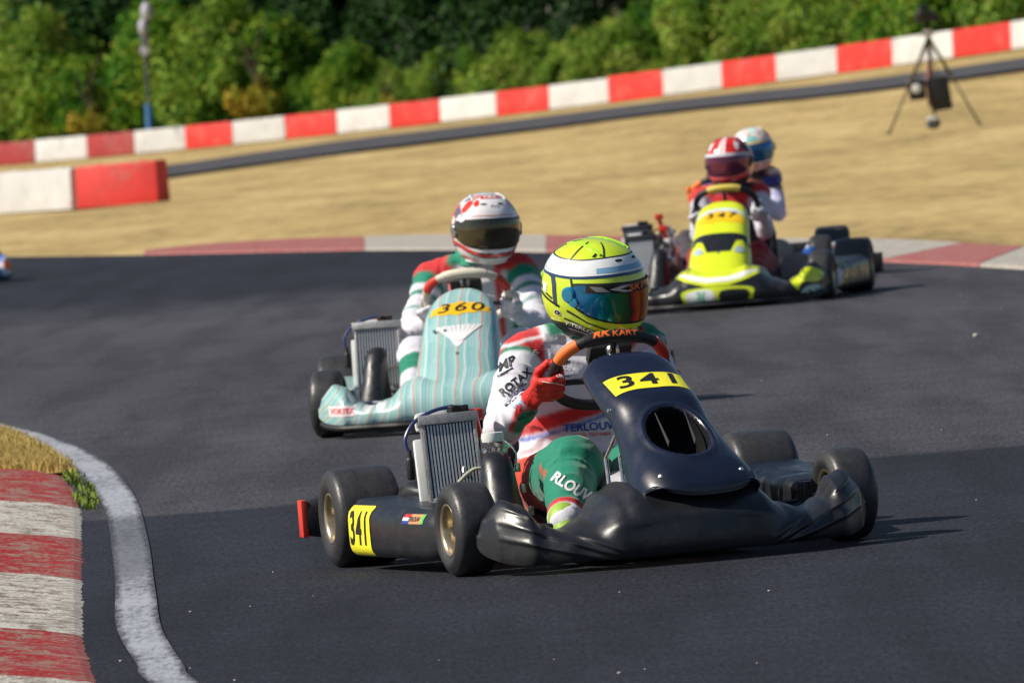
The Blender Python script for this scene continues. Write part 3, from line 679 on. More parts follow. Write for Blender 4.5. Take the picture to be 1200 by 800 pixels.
    cb.build('carburettor', SIL, root)
    MB().lathe([(.03, 0), (.032, .012), (.03, .025), (.001, .026)], (ex + .15, ey + .01, .335), (0, 0, 1), 20).build('filter_cap', WPL, root)
    # assorted fittings around the engine
    ft = MB(); rg = random.Random(3)
    for q in range(26):
        p = Vector((ex + rg.uniform(-.02, .2), ey + rg.uniform(-.06, .10), .12 + rg.uniform(0, .2))); d = Vector((rg.uniform(-1, 1), rg.uniform(-1, 1), rg.uniform(-.4, 1))).normalized()
        if q % 3 == 0: ft.lathe([(.005, -.005), (.009, -.005), (.009, .006), (.005, .007)], p, d, 6)
        elif q % 3 == 1: ft.tube([p, p + d * .04], .0035, 6)
        else: ft.box(p, (.02, .012, .025), bev=.002)
    ft.build('engine_fittings', SIL, root, kind='stuff')
    ex_ = MB(); ex_.tube(spline([(ex - .05, ey - .06, .2), (ex - .14, ey - .14, .2), (ex - .28, ey - .13, .19), (ex - .4, ey - .0, .2), (ex - .5, ey + .12, .2)], 5), [.02] * 6 + [.035] * 6 + [.045] * 9); ex_.build('exhaust', DRK, root)
    # smooth black intake box in front of the engine
    rings = []
    for i, (x, y, z, a, b_) in enumerate([(-.20, -.37, .07, .08, .075), (-.23, -.367, .12, .07, .065), (-.27, -.363, .19, .056, .052), (-.30, -.36, .25, .050, .047), (-.32, -.358, .285, .044, .042), (-.33, -.356, .305, .034, .033), (-.335, -.355, .314, .016, .016)]):
        rings.append([Vector((x + a * math.cos(t), y + b_ * math.sin(t), z)) for t in [2 * math.pi * q / 24 for q in range(24)]])
    MB().loft(rings).build('intake_box', BLKP, root)
    # radiator
    radiator(root, S)
    st = steering(root, S)[0]
    return root, fa, na, pr, pl, st

def radiator(root, S):
    c = Vector(S.get('rad', (-.52, -.475, .175))); W, H, D = S.get('radw', .150), S.get('radh', .25), .045
    M3 = Matrix.Rotation(R(-10), 3, 'Y') @ Matrix.Rotation(R(S.get('rady', -6)), 3, 'Z')
    def P(x, y, z): return c + M3 @ Vector((x, y, z))
    fr = MB()
    fr.box(P(0, 0, H - .013), (D + .012, W + .018, .028), M3, bev=.004)
    fr.box(P(0, 0, .01), (D, W, .02), M3, bev=.003); 
    for s in (-1, 1): fr.box(P(0, s * (W / 2 - .004), H / 2), (D, .011, H - .02), M3, bev=.002)
    ra = fr.build('radiator', S.get('radm', ALU), root)
    MB().box(P(-.004, 0, H / 2), (D - .02, W - .02, H - .03), M3).build('radiator_core', CORE, ra, sm=False)
    n = 14
    proto = MB().box((0, 0, 0), (.014, .0052, H - .045)).build('cooling_fin', FIN, ra, sm=False); me = proto.data
    Q = M3.to_quaternion()
    for i in range(n):
        o = proto if i == 0 else bpy.data.objects.new('cooling_fin', me)
        if i: COL.objects.link(o); o.parent = ra
        o.rotation_mode = 'QUATERNION'; o.rotation_quaternion = Q; o.location = P(D / 2 - .009, -W / 2 + .016 + (W - .032) * i / (n - 1), H / 2 - .006)
    MB().box(P(-.05, -.03, H / 2 - .02), (.03, W - .02, H - .07), M3, bev=.006).build('radiator_shroud', WPL, ra); MB().box(P(-.07, -.035, H - .005), (.05, .09, .05), M3, bev=.014).build('coolant_bottle', WPL, ra)
    cp = MB(); cp.lathe([(.016, 0), (.018, .004), (.018, .018), (.014, .022), (.001, .023)], P(0, .02, H + .002), (0, 0, 1), 18).box(P(.0, .045, H + .012), (.02, .035, .02), M3, bev=.004); cp.build('filler_cap', INK, ra)
    if S.get('hose', True):
        hs = MB(); hs.tube(spline([P(0, .02, H + .022), P(.01, -.04, H + .012), P(.02, -.095, H - .015), P(.025, -.125, H - .06), P(.02, -.118, H - .10)], 8), .0055, 10); hs.build('overflow_hose', BLUE_HOSE, ra)
        MB().lathe([(.006, .02), (.008, 0), (.011, -.003), (.0125, -.01), (.0125, -.055), (.010, -.062), (.001, -.063)], P(.02, -.118, H - .11), (0, 0, 1), 16).build('overflow_valve', INK, ra)
        MB().tube(spline([P(.04, .005, .055), P(.05, .05, .085), P(.04, .10, .08), P(.02, .13, .05)], 6), .005, 8).build('clear_pipe', CLEAR, ra)
    return ra

# ------------------------------------------------------------------ drivers
def bend(a, b, l1, l2, hint):
    """elbow / knee between a and b"""
    a, b = Vector(a), Vector(b); d = b - a; L = min(d.length, (l1 + l2) * .999); t = d.normalized(); x = (l1 * l1 - l2 * l2 + L * L) / (2 * L); h = math.sqrt(max(0, l1 * l1 - x * x)); hn = (Vector(hint) - t * Vector(hint).dot(t)).normalized()
    return a + t * x + hn * h
P_OUT = .18; DEV = .95
def hand_mesh(C, n, u, side, ang, elbow, voxel=.0042):
    """a closed gloved hand round the rim at angle ang; returns mesh and wrist"""
    a = R(ang); p = 2.35; c, s = math.cos(a), math.sin(a); r = 1 / (abs(c) ** p + abs(s) ** p) ** (1 / p)
    K = C + Vector((0, 1, 0)) * c * r * .157 + u * s * r * .135
    k2 = a + .05; c2, s2 = math.cos(k2), math.sin(k2); r2 = 1 / (abs(c2) ** p + abs(s2) ** p) ** (1 / p)
    t = ((C + Vector((0, 1, 0)) * c2 * r2 * .157 + u * s2 * r2 * .135) - K).normalized()
    if t.dot(u) < 0: t = -t                                     # along the rim, upwards
    out = (K - C).normalized()
    d = (elbow - K).normalized() * .9 + out * P_OUT; d = (d - t * d.dot(t)).normalized()        # towards the wrist
    e = d.cross(t).normalized()
    if e.dot(n) < 0: e = -e                                     # towards the driver
    def P(x, y, z): return K + d * (x if x < .03 else .03 + (x - .03) * .38) + e * y + t * (z - DEV * max(0, x - .03))
    mb = MB(); wrist = P(.105, .018, -.02)
    for i in range(4):
        z = (-.036 + .024 * i) ; ln = (.80, .95, 1.0, .92)[i]; rr = (.0098, .0110, .0114, .0110)[i]
        k0 = P(.092, .004, z * .55 - .012); k1 = P(.040 + .003 * i, -.020, z); k2_ = P(.002, -.0315 * (1 + .03 * i), z + .001 * i); k3 = P(-.0265 * ln, -.018, z); k4 = P(-.024 * ln, .006 + .003 * i, z - .001)
        mb.capsule(k0, k1, .0165, .0135); mb.capsule(k1, k2_, .0125, rr); mb.capsule(k2_, k3, rr, rr * .95); mb.capsule(k3, k4, rr * .95, rr * .8)
    mb.capsule(P(.075, .02, .0), P(.045, .026, .028), .016, .0145); mb.capsule(P(.045, .026, .028), P(.012, .027, .045), .0125, .0115); mb.capsule(P(.012, .027, .045), P(-.016, .018, .052), .0112, .0092)
    mb.capsule(P(.07, .012, -.012), P(.06, .012, .012), .02, .02); 
    wd = (elbow - wrist).normalized()
    mb.capsule(P(.085, .01, -.012), wrist + wd * .02, .025, .028); mb.capsule(wrist, wrist + wd * .045, .029, .036)
    me = remesh(mb, voxel, 3); return me, wrist, K, (d, e, t)
def driver(name, kart_root, S, P_, label, cat='driver'):
    hd = kart_root.rotation_euler.z; Mk = Matrix.Translation(kart_root.location) @ Matrix.Rotation(hd, 4, 'Z')
    base = Vector((-.84, 0, .09)); root = empty(name, Mk @ base, hd, label=label, cat=cat)
    def off(me): me.transform(Matrix.Translation(-base)); return me
    C = SWC + Vector((0, 0, S.get('sw_dz', 0))); pts, u = rim_path(C, SWN)
    ln = P_.get('lean', 0); sh = {s: Vector((-.82, s * .185 + ln, .545 + P_.get('sdz', 0))) for s in (-1, 1)}; vox = P_.get('voxel', .008); bs = P_.get('bs', 1.0); sh = {s: Vector((q.x, ln + (q.y - ln) * bs, q.z)) for s, q in sh.items()}
    hands = {}
    elb = {}
    for s in (-1, 1):
        a = P_['hand'][0] if s < 0 else P_['hand'][1]; K = C + Vector((0, s * .165, 0)); g = K + Vector((-.05, s * .05, -.01))
        elb[s] = P_.get('elbow', {}).get(s) or bend(sh[s], g, .29, .27, (-.2, s * 1.0, -.75)); elb[s] = Vector(elb[s])
        hands[s] = hand_mesh(C, SWN, u, s, a, elb[s], P_.get('hv', .0042))
    mb = MB(); segs = []
    def seg(a, b, ra, rb, tag): mb.capsule(a, b, ra, rb, 18); segs.append((Vector(a), Vector(b), tag))
    # torso
    rings = []
    for x, z, a, b_ in [(-.90, .085, .10, .14), (-.90, .13, .14, .185), (-.90, .22, .135, .175), (-.885, .32, .12, .165), (-.865, .42, .122, .18), (-.85, .50, .118, .185), (-.84, .555, .10, .165), (-.835, .595, .075, .11), (-.825, .62, .06, .068), (-.82, .66, .052, .056)]:
        rings.append([Vector((x + a * math.copysign(abs(math.cos(t)) ** .9, math.cos(t)), ln * smooth(.15, .6, z) + b_ * (bs if z < .58 else 1) * math.copysign(abs(math.sin(t)) ** .9, math.sin(t)), z)) for t in [2 * math.pi * q / 28 for q in range(28)]])
    mb.loft(rings)
    for s in (-1, 1):
        seg(sh[s] + Vector((0, -s * .08, .015)), sh[s], .075 * bs, .078 * bs, 'sh%d' % s)
        seg(sh[s], elb[s], .070 * bs, .052 * bs, 'ua%d' % s); w_ = hands[s][1] + (elb[s] - hands[s][1]).normalized() * .03; seg(elb[s], w_, .051 * bs, .033, 'fa%d' % s)
        hip = Vector((-.86, s * .10, .17)); kn = Vector(P_['knee'][0 if s < 0 else 1]); an = Vector(P_['ankle'][0 if s < 0 else 1])
        kr = P_.get('kr', .070); seg(hip, kn, .098, kr, 'th%d' % s); seg(kn, an, kr - .004, .044, 'sn%d' % s)
        mb.ell(kn + Vector((.008, 0, .008)), (kr + .004, kr + .004, kr), seg=20)
    me = remesh(mb, vox, 5)
    # creases and folds
    n = len(me.vertices); co = np.empty(n * 3); me.vertices.foreach_get('co', co); co = co.reshape(-1, 3); no = np.empty(n * 3); me.vertices.foreach_get('normal', no); no = no.reshape(-1, 3)
    disp = np.empty(n); colr = np.empty((n, 4)); colr[:, 3] = 1
    best = np.full(n, 9.0); tag = np.zeros(n, int); par = np.zeros(n)
    A = [(a, b, t) for a, b, t in segs] + [(Vector((-.88, ln, .15)), Vector((-.84, ln, .56)), 'torso')]
    rad = {'sh': .07, 'ua': .065, 'fa': .045, 'th': .085, 'sn': .055, 'to': .15}
    for k_, (a, b, t) in enumerate(A):
        a_ = np.array(a); d = np.array(b) - a_; q = np.clip(((co - a_) @ d) / (d @ d), 0, 1); ds = np.linalg.norm(co - a_ - q[:, None] * d, axis=1) / rad[t[:2]]
        m_ = ds < best; best[m_] = ds[m_]; tag[m_] = k_; par[m_] = q[m_]
    fold = P_.get('fold', .008)
    for i in range(n):
        p = Vector(co[i]); t = A[tag[i]][2]; ax = (A[tag[i]][1] - A[tag[i]][0]).normalized(); g = p.dot(ax)
        w1 = noise.noise(Vector((p.x * 9, p.y * 9, p.z * 9)) + ax * g * 14); w2 = noise.noise(Vector((p.x * 22 + 5, p.y * 22, p.z * 22)) + ax * g * 22)
        rg = 1 - abs(w1) * 2.2
        k_ = 1.3 if t[:2] in ('fa', 'ua', 'to') else .8
        disp[i] = fold * k_ * (rg * .75 + .28 * w2)
        colr[i, :3] = P_['paint'](p, t, par[i])
    ne_ = len(me.edges); ev = np.empty(ne_ * 2, int); me.edges.foreach_get('vertices', ev); ev = ev.reshape(-1, 2)
    for _ in range(2):
        acc = colr.copy(); cn_ = np.ones(n); np.add.at(acc, ev[:, 0], colr[ev[:, 1]]); np.add.at(acc, ev[:, 1], colr[ev[:, 0]]); np.add.at(cn_, ev[:, 0], 1); np.add.at(cn_, ev[:, 1], 1); colr = acc / cn_[:, None]
    co = co + no * disp[:, None]; me.vertices.foreach_set('co', co.ravel()); at = me.color_attributes.new('paint', 'FLOAT_COLOR', 'POINT'); at.data.foreach_set('color', colr.ravel()); me.update()
    me.name = 'body'; body = link('body', off(me), M_SUIT, root)
    # boots
    for s in (-1, 1):
        an = Vector(P_['ankle'][0 if s < 0 else 1]); f = MB(); f.capsule(an + Vector((-.01, 0, .01)), an + Vector((.03, 0, -.05)), .046, .04); f.capsule(an + Vector((.02, 0, -.055)), an + Vector((.15, 0, -.03)), .036, .03); f.capsule(an + Vector((-.02, 0, -.06)), an + Vector((.03, 0, -.06)), .036, .036)
        link('boot', off(remesh(f, .006, 3)), P_['boot'][0 if s < 0 else 1], root)
    for s in (-1, 1):
        me = hands[s][0]; me.name = 'glove'; g = link('glove', off(me), P_['glove'], root)
        if P_.get('cuffband'):
            pass
    bv = BVHTree.FromPolygons([v.co + base for v in body.data.vertices], [tuple(p.vertices) for p in body.data.polygons])
    # collar
    cb = MB(); rings = []
    for z, r_, o in ((.60, .085, 0), (.63, .072, .002), (.665, .068, .006), (.665, .060, .006), (.62, .062, 0)):
        rings.append([Vector((-.828 + o + r_ * math.cos(t), ln + r_ * 1.02 * math.sin(t), z + .012 * math.cos(t * 1) * -1)) for t in [2 * math.pi * q / 28 for q in range(28)]])
    c_ = MB().loft(rings, cap=False).build('collar', P_['collar'], root); c_.data.transform(Matrix.Translation(-base))
    sk = MB().tube([Vector((-.83, ln, .60)), Vector((-.80, ln, .72))], .055, 20).build('neck', SKIN, root); sk.data.transform(Matrix.Translation(-base))
    hc = Vector(P_['head']) ; he = helmet(root, hc - base, P_['hrot'], P_['H'])
    return root, body, bv, base, he, hands
M_SUIT = bpy.data.materials.new('race_suit'); M_SUIT.use_nodes = True
_n = M_SUIT.node_tree.nodes; _l = M_SUIT.node_tree.links; _b = _n['Principled BSDF']; _a = _n.new('ShaderNodeVertexColor'); _a.layer_name = 'paint'; _l.new(_a.outputs[0], _b.inputs['Base Color']); _b.inputs['Roughness'].default_value = .72; _b.inputs['Sheen Weight'].default_value = .25; _b.inputs['Specular IOR Level'].default_value = .3
_t = _n.new('ShaderNodeTexNoise'); _t.inputs['Scale'].default_value = 32; _t.inputs['Detail'].default_value = 7; _p = _n.new('ShaderNodeBump'); _p.inputs['Strength'].default_value = .45; _p.inputs['Distance'].default_value = .008; _l.new(_t.outputs[0], _p.inputs['Height']); _l.new(_p.outputs[0], _b.inputs['Normal'])
_c = _n.new('ShaderNodeTexCoord'); _l.new(_c.outputs['Object'], _t.inputs['Vector'])
SKIN = mat('skin', (.55, .30, .20), .5, var=.1)

# ---- helmets: every mark is placed by azimuth (0 = straight ahead, + = the driver's left) and elevation, in degrees
def hp(a, e, off=0.0):
    a, e = R(a), R(e); d = Vector((math.cos(e) * math.cos(a), math.cos(e) * math.sin(a), math.sin(e))); p = 2.25
    rx = .148 if math.cos(a) > 0 else .143
    r = 1 / (abs(d.x / rx) ** p + abs(d.y / .124) ** p + abs(d.z / .137) ** p) ** (1 / p)
    r *= 1 + .13 * math.exp(-(a / .75) ** 2) * math.exp(-((e + .62) / .32) ** 2)
    r *= 1 - .035 * math.exp(-((abs(a) - 1.3) / .5) ** 2) * math.exp(-((e + .55) / .3) ** 2)
    q = d * (r + off)
    zb = -.132 - .014 * math.cos(a)
    if q.z < zb: q *= zb / q.z
    return q
def helmet(parent, loc, rot, H):
    na, ne = 96, 60; v = []; f = []
    e0 = -57
    for j in range(ne + 1):
        e = e0 + (90 - e0) * j / ne
        for i in range(na): v.append(hp(360 * i / na - 180, min(e, 89.7)))
    for j in range(ne):
        for i in range(na): k = (i + 1) % na; f.append((j * na + i, j * na + k, (j + 1) * na + k, (j + 1) * na + i))
    n0 = len(v)
    for sc_, dz in ((.9, -.004), (.72, .01), (.6, .05)):
        for i in range(na): p = v[i]; v.append(Vector((p.x * sc_, p.y * sc_, p.z + dz)))
    rows = [0, n0, n0 + na, n0 + 2 * na]
    for a, b in zip(rows, rows[1:]):
        for i in range(na): k = (i + 1) % na; f.append((b + i, b + k, a + k, a + i))
    f.append(tuple(n0 + 2 * na + i for i in range(na)))
    he = mk('helmet', v, f, H['base'], parent, True, None, 55); he.location = loc; he.rotation_euler = [R(x) for x in rot]; he.scale = (H.get('s', 1.0),) * 3
    def D(name, m2, m, off, step=5.0): return decal(name, m2, lambda a, e: hp(a, e, off), step, m, he)
    # eye port, gasket and visor
    def port(dx, de, n=8): 
        A, lo, hi = 80 + dx, -21 - de, 15 + de
        pts = [(-A, hi - 6), (-A + 12, hi), (0, hi + 1), (A - 12, hi), (A, hi - 6), (A, lo + 16), (A - 14, lo + 6), (A - 34, lo), (0, lo - 1.5), (-A + 34, lo), (-A + 14, lo + 6), (-A, lo + 16)]
        return sm2d(pts, 4)
    D('visor_gasket', port(3, 2.4), INK, .0016, 4)
    D('visor', port(0, 0), H['visor'], .0042, 3)
    if H.get('strip'): D('visor_strip', rect2d(-62, 7.5, 62, 15.8), H['strip'], .0052, 4)
    for s in (-1, 1):
        c = hp(s * 84, 2, .001); nn = Vector((c.x * .6, c.y, c.z * .3)).normalized()
        MB().lathe([(.001, .012), (.017, .011), (.022, .006), (.023, -.004)], c, nn, 24).build('visor_pivot', H.get('pivot', INK), he)
        c = hp(s * 76, -6, .003); nn = Vector((c.x * .6, c.y, c.z * .3)).normalized(); MB().lathe([(.001, .009), (.012, .008), (.015, .002)], c, nn, 18).build('visor_screw', H.get('pivot', INK), he)
        for a in (10, 22):
            D('chin_vent', move2d(sm2d([(-4.5, -1.1), (4.5, -.6), (4.5, 1.1), (-4.5, .8)], 3), s * a, -31), INK, .0015, 3)
        D('crown_vent', move2d(sm2d([(-5, -1.2), (5, -1.2), (5, 1.2), (-5, 1.2)], 3), s * 17, 42), INK, .0015, 3)
    # bottom trim and rear lip
    tr = [hp(360 * i / 72, -57) for i in range(72)]; MB().tube([p * 1.0 for p in tr], .005, 8, closed=True).build('bottom_trim', H.get('trim', INK), he)
    sp = []
    for i in range(13):
        a = 180 + (-36 + 6 * i); sp.append([hp(a, 22, -.002), hp(a, 12, .010 * math.cos(R((a - 180) * 2.3)) + .002), hp(a, 9, .001), hp(a, 14, -.004)])
    MB().loft(sp).build('rear_spoiler', H.get('spoiler', H['base']), he)
    # crown ridges moulded into the shell
    for s in (-1, 1):
        q = [hp(0 + s * a, e, .001) for a, e in [(42, 50), (54, 58), (76, 66), (110, 68), (145, 58)]]; MB().tube(spline(q, 5), [.001] + [.0045] * 19 + [.001], 8).build('crown_ridge', H.get('ridge', H['base']), he)
    H['art'](he, D)
    return he
def band(a0, a1, lo, hi, n=30):
    """lo, hi are functions of azimuth"""
    xs_ = [a0 + (a1 - a0) * i / n for i in range(n + 1)]; v = [(x, lo(x)) for x in xs_] + [(x, hi(x)) for x in xs_]; m_ = n + 1
    return v, [(i, i + 1, m_ + i + 1, m_ + i) for i in range(n)]

# ------------------------------------------------------------------ the five karts and their drivers
def nfn(N, s0, off=.0015):
    """metres across and along the front panel -> point on it, measured from s0"""
    tab = [0]; pr = None
    for i in range(401):
        x, z, W, d = nassau_prof(N, i / 400)
        if pr: tab.append(tab[-1] + math.hypot(x - pr[0], z - pr[1]))
        pr = (x, z)
    i0 = int(s0 * 400)
    def fn(a, b):
        t = tab[i0] + b; i = min(400, max(0, int(np.searchsorted(tab, t)) )); i = max(1, i); fr = (t - tab[i - 1]) / max(1e-6, tab[i] - tab[i - 1]); s = min(1, max(0, (i - 1 + fr) / 400))
        W = nassau_prof(N, s)[2]; q = min(.999, abs(a) / W); u = math.copysign(math.asin(q ** (1 / .82)) * 2 / math.pi, a); p, nn = nassau_pt(N, s, u); return p + nn * off
    return fn
def local_px(root, px, py, x):
    """the kart-space point at distance x along the kart that shows at this picture position"""
    M = Matrix.Translation(root.location) @ Matrix.Rotation(root.rotation_euler.z, 4, 'Z'); I = M.inverted(); o = I @ Vector((0, 0, CAM_H)); d = (I.to_3x3() @ ray(px, py)); k = (x - o.x) / d.x; return o + d * k
def view_frame(root):
    a = -(root.rotation_euler.z); V = Matrix.Rotation(a, 3, 'Z'); return V @ Vector((1, 0, 0)), Vector((0, 0, 1)), V @ Vector((0, -1, .04))
def bodytext(root, body, bv, base, items):
    U, V, N = view_frame(root)
    for txt, px, py, x, size, rot, m, bold, shear, ax in items:
        O = local_px(root, px, py, x); fn0 = caster(bv, O, U, V, N, .0035, .5)
        m2 = move2d(text2d(txt, size, bold, shear, ax), 0, 0, R(rot)) if isinstance(txt, str) else move2d(txt, 0, 0, R(rot))
        decal('lettering', m2, lambda a, b: (lambda q: None if q is None else q - base)(fn0(a, b)), .008, m, body)

RED = (.55, .02, .025); GREEN = (.0, .20, .12); WHITE = (.66, .66, .74); BLACK = (.02, .02, .025); PINK = (.75, .38, .36)

# ---- kart 341
S341 = dict(body=BLKP, nassau=mat('dark_blue_plastic', (.005, .009, .026), .30, bump=.05, bscale=30, var=.3, vscale=6, rvar=.08, spec=.7), pod=BLKP, frame=DRK, sw=(BLKM, ORG, BLKM), F=F341, N=N341, grip2=REDP, lip=False, dash=True, steer=3, bolts=[(.17, .42), (.17, -.42), (.60, -.84), (.60, .84)], hf=.532, hr=.580, rad=(-.50, -.432, .172), tank=mat('grey_tank', (.5, .5, .55), .4))
k1, fa, na, pr, pl, st = kart('racing_kart', G(774, 653), 14, S341, label='black racing kart with a yellow 341 number panel, nearest to the viewer', cat='go-kart')
fn = nfn(N341, .69)
decal('number_plate', poly2d([(-.104, -.052), (0, -.056), (.104, -.052), (.108, .048), (0, .052), (-.108, .048)]), fn, .012, YEL, na)
fn2 = nfn(N341, .69, .0028)
for ch, x in (('3', -.062), ('4', .002), ('1', .066)):
    decal('digit', move2d(text2d(ch, .102, .022, .12, 1.02), x, 0), fn2, .01, INK, na)
bp = bvh_of(pr)
fn = caster(bp, (-.735, -.75, .115), (1, 0, 0), (0, 0, 1), (0, -1, .0), .002, .2)
decal('side_number_plate', rect2d(-.09, -.072, .085, .066), fn, .01, YEL, pr)
fn = caster(bp, (-.735, -.75, .115), (1, 0, 0), (0, 0, 1), (0, -1, .0), .0035, .2)
for ch, x in (('3', -.052), ('4', -.002), ('1', .048)): decal('digit', move2d(text2d(ch, .13, .02, .1, .68), x, 0), fn, .012, INK, pr)
for i, (c, y0, y1) in enumerate(((( .6, .03, .03), .008, .013), ((.75, .75, .75), .003, .008), ((.02, .05, .35), -.002, .003))):
    fn = caster(bp, (-.33, -.75, .150), (1, 0, 0), (0, 0, 1), (0, -1, .0), .002, .2); decal('flag_sticker', rect2d(-.075, (y0 - .0055) * 1.7, -.03, (y1 - .0055) * 1.7), fn, .02, flat(c), pr)
decal('flag_sticker', rect2d(-.03, -.013, .045, .013), fn, .02, flat((.55, .28, .12)), pr); decal('flag_sticker', rect2d(.045, -.013, .062, .013), fn, .02, flat((.1, .5, .1)), pr)
fn = caster(bp, (-.33, -.75, .150), (1, 0, 0), (0, 0, 1), (0, -1, .0), .003, .2); decal('lettering', text2d('TERLOUW', .016, .02), fn, .02, INK, pr)
# orange lettering on the padded top of the wheel
bs = bvh_of([c for c in st.children if c.name.startswith('top_pad')][0])
pts_, u_ = rim_path(SWC, SWN); topc = pts_[12]
NN = (Vector((.75, 0, .66))).normalized(); VV = (Vector((-.66, 0, .75))).normalized()
fn = caster(bs, topc, (0, 1, 0), VV, NN, .001, .1)
decal('lettering', move2d(text2d('KART', .023, .03, .1, 1.25), .026, -.004), fn, .006, ORG, st); decal('lettering', move2d(text2d('PREMIUM', .009, .03, .1, 1.3), .030, .012), fn, .006, ORG, st); decal('lettering', move2d(text2d('RK', .028, .05, .3, 1.3), -.042, 0), fn, .006, ORG, st)

def paint341(p, t, q):
    k = t[:2]; s = -1 if t.endswith('-1') else 1
    if k in ('sh', 'to', 'ua'):
        if p.z > .60 and abs(p.y - .02) < .085: return GREEN
        ya = abs(p.y)
        if k == 'ua':
            if q < .13: return RED if q < .02 else GREEN
            return WHITE
        e = p.z - (.555 - .25 * (ya - .09))
        if ya > .065 and p.z > .50 - (ya - .06) * .5:
            if abs(ya - .078) < .004 or abs(p.z - .602 + (ya - .09) * .2) < .004: return WHITE
            return (RED if ya > .085 else WHITE) if ya < .205 else GREEN
        if p.z < .20: return RED if ya > .09 else WHITE
        if abs(p.z - (.385 + .25 * p.y)) < .022: return RED
        if abs(p.z - (.352 + .25 * p.y)) < .005: return (.02, .12, .5)
        return WHITE
    if k == 'fa':
        lo = (p.z - (.36 + .095 * q))
        if lo < -.033: return GREEN if lo < -.042 else RED
        return WHITE
    if s > 0: return PINK if (k == 'sn' or q > .7) and (int(p.z * 60) % 2) else WHITE if k == 'sn' else GREEN
    if k == 'th':
        if q > .80: return GREEN if p.y > -.245 else (.68, .07, .01)
        return (.62, .045, .01) if (p.y < -.20 or q < .62) and not .66 < q < .8 else GREEN
    if k == 'sn':
        if q > .90: return WHITE
        if q > .84: return RED
        return GREEN
    return WHITE
def art341(he, D):
    Y = flat((.60, .82, .03), .18, .8); W_ = flat((.78, .82, .84), .2, .8); NAVY = flat((.015, .04, .11), .25, .8); K = INK; LG = flat((.35, .75, .02), .18, .8); LB = flat((.20, .42, .62), .2, .8)
    lo = lambda a: 27 + 12 * math.cos(R(a)) * -1 + 10 * smooth(100, 180, abs(a)); 
    lo = lambda a: 24 + 16 * smooth(20, 150, abs(a)) * 0 + 4 * math.cos(R(a)) ; hi = lambda a: lo(a) + 19
    D('crown_band', band(-180, 180, lambda a: lo(a) - 3.2, lambda a: lo(a) + .2, 90), NAVY, .0008, 6)
    D('crown_band', band(-180, 180, lo, hi, 90), W_, .001, 6)
    D('crown_band', band(-180, 180, lambda a: hi(a) - .2, lambda a: hi(a) + 1.6, 90), K, .0012, 6)
    D('crown_patch', band(-50, 60, lambda a: lo(a) + 2, lambda a: lo(a) + 8, 20), LB, .0014, 6)
    for a0, c in ((-150, K), (-96, K), (-40, K), (16, LG), (40, K), (96, K), (150, K)):
        D('crown_line', poly2d([(a0, hi(a0)), (a0 + 2.2, hi(a0)), (a0 + 14, 76), (a0 + 9, 76)]), c, .0014, 4)
    D('crown_line', poly2d([(-58, hi(-58) + 4), (-50, hi(-50) + 11), (-46, hi(-46) + 11), (-52, hi(-52) + 3)]), K, .0016, 4)
    # side graphics
    for s in (-1, 1):
        D('side_stripe', move2d(sm2d([(s * 104, -12), (s * 112, 22), (s * 150, 24), (s * 153, 19), (s * 118, 17), (s * 110, -13)], 3), 0, 0), NAVY, .001, 5)
        D('side_stripe', poly2d([(s * 100, -14), (s * 140, -2), (s * 141, -5), (s * 101, -17)]), K, .0012, 5)
        D('side_stripe', poly2d([(s * 112, -6), (s * 145, 5), (s * 146, 3), (s * 113, -8.5)]), K, .0012, 5)
        D('side_stripe', poly2d([(s * 142, -20), (s * 165, -4), (s * 170, -24)]), NAVY, .0012, 5)
        D('chin_line', poly2d([(s * 88, -18), (s * 60, -29), (s * 8, -35), (s * 8, -36.5), (s * 60, -31), (s * 90, -21)]), K, .0012, 5)
        D('chin_line', poly2d([(s * 96, -30), (s * 60, -38), (s * 8, -40.5), (s * 8, -41.5), (s * 60, -39.5), (s * 98, -32)]), K, .0012, 5)
        D('maker_badge', circ2d(s * 106, -24, 6, 4), WHT, .0014, 3); D('maker_badge', circ2d(s * 106, -24, 5, 3), INK, .0018, 3); 
        D('lettering', move2d(text2d('arai' if False else 'A', 4, .02), s * 106, -24), WHT, .0022, 3)
        D('brow_line', poly2d([(s * 86, 22), (s * 82, 12), (s * 79, 12), (s * 83, 23)]), K, .0012, 5)
        D('white_patch', poly2d([(s * 124, 8), (s * 134, 9), (s * 134, -1), (s * 124, -3)]), WHT, .0015, 5)
    D('bottom_band', band(-150, 150, lambda a: -57, lambda a: -42 + 6 * smooth(30, 130, abs(a)), 60), INK, .0011, 6)
    D('bottom_line', band(-95, 95, lambda a: -51 + 7 * smooth(30, 130, abs(a)), lambda a: -50 + 7 * smooth(30, 130, abs(a)), 60), WHT, .0016, 6)
    D('lettering', move2d(text2d('P.TERLOUW', 8, .03, .2, 1.5), -64, -41, R(-7)), WHT, .002, 4)
    D('lettering', move2d(text2d('SR1', 7.5, .03, .1, 1.9), -3, 11.6), ORG, .0066, 4)
    D('visor_logo', poly2d([(-22, 15), (-10, 15), (-24, 11.5), (-8, 8.2), (-20, 8.2), (-36, 11.5)]), flat((.5, .5, .5)), .0062, 4)
    D('visor_logo', poly2d([(-58, 14.5), (-44, 14), (-34, 8.5), (-50, 9)]), flat((.2, .22, .22)), .0062, 4)
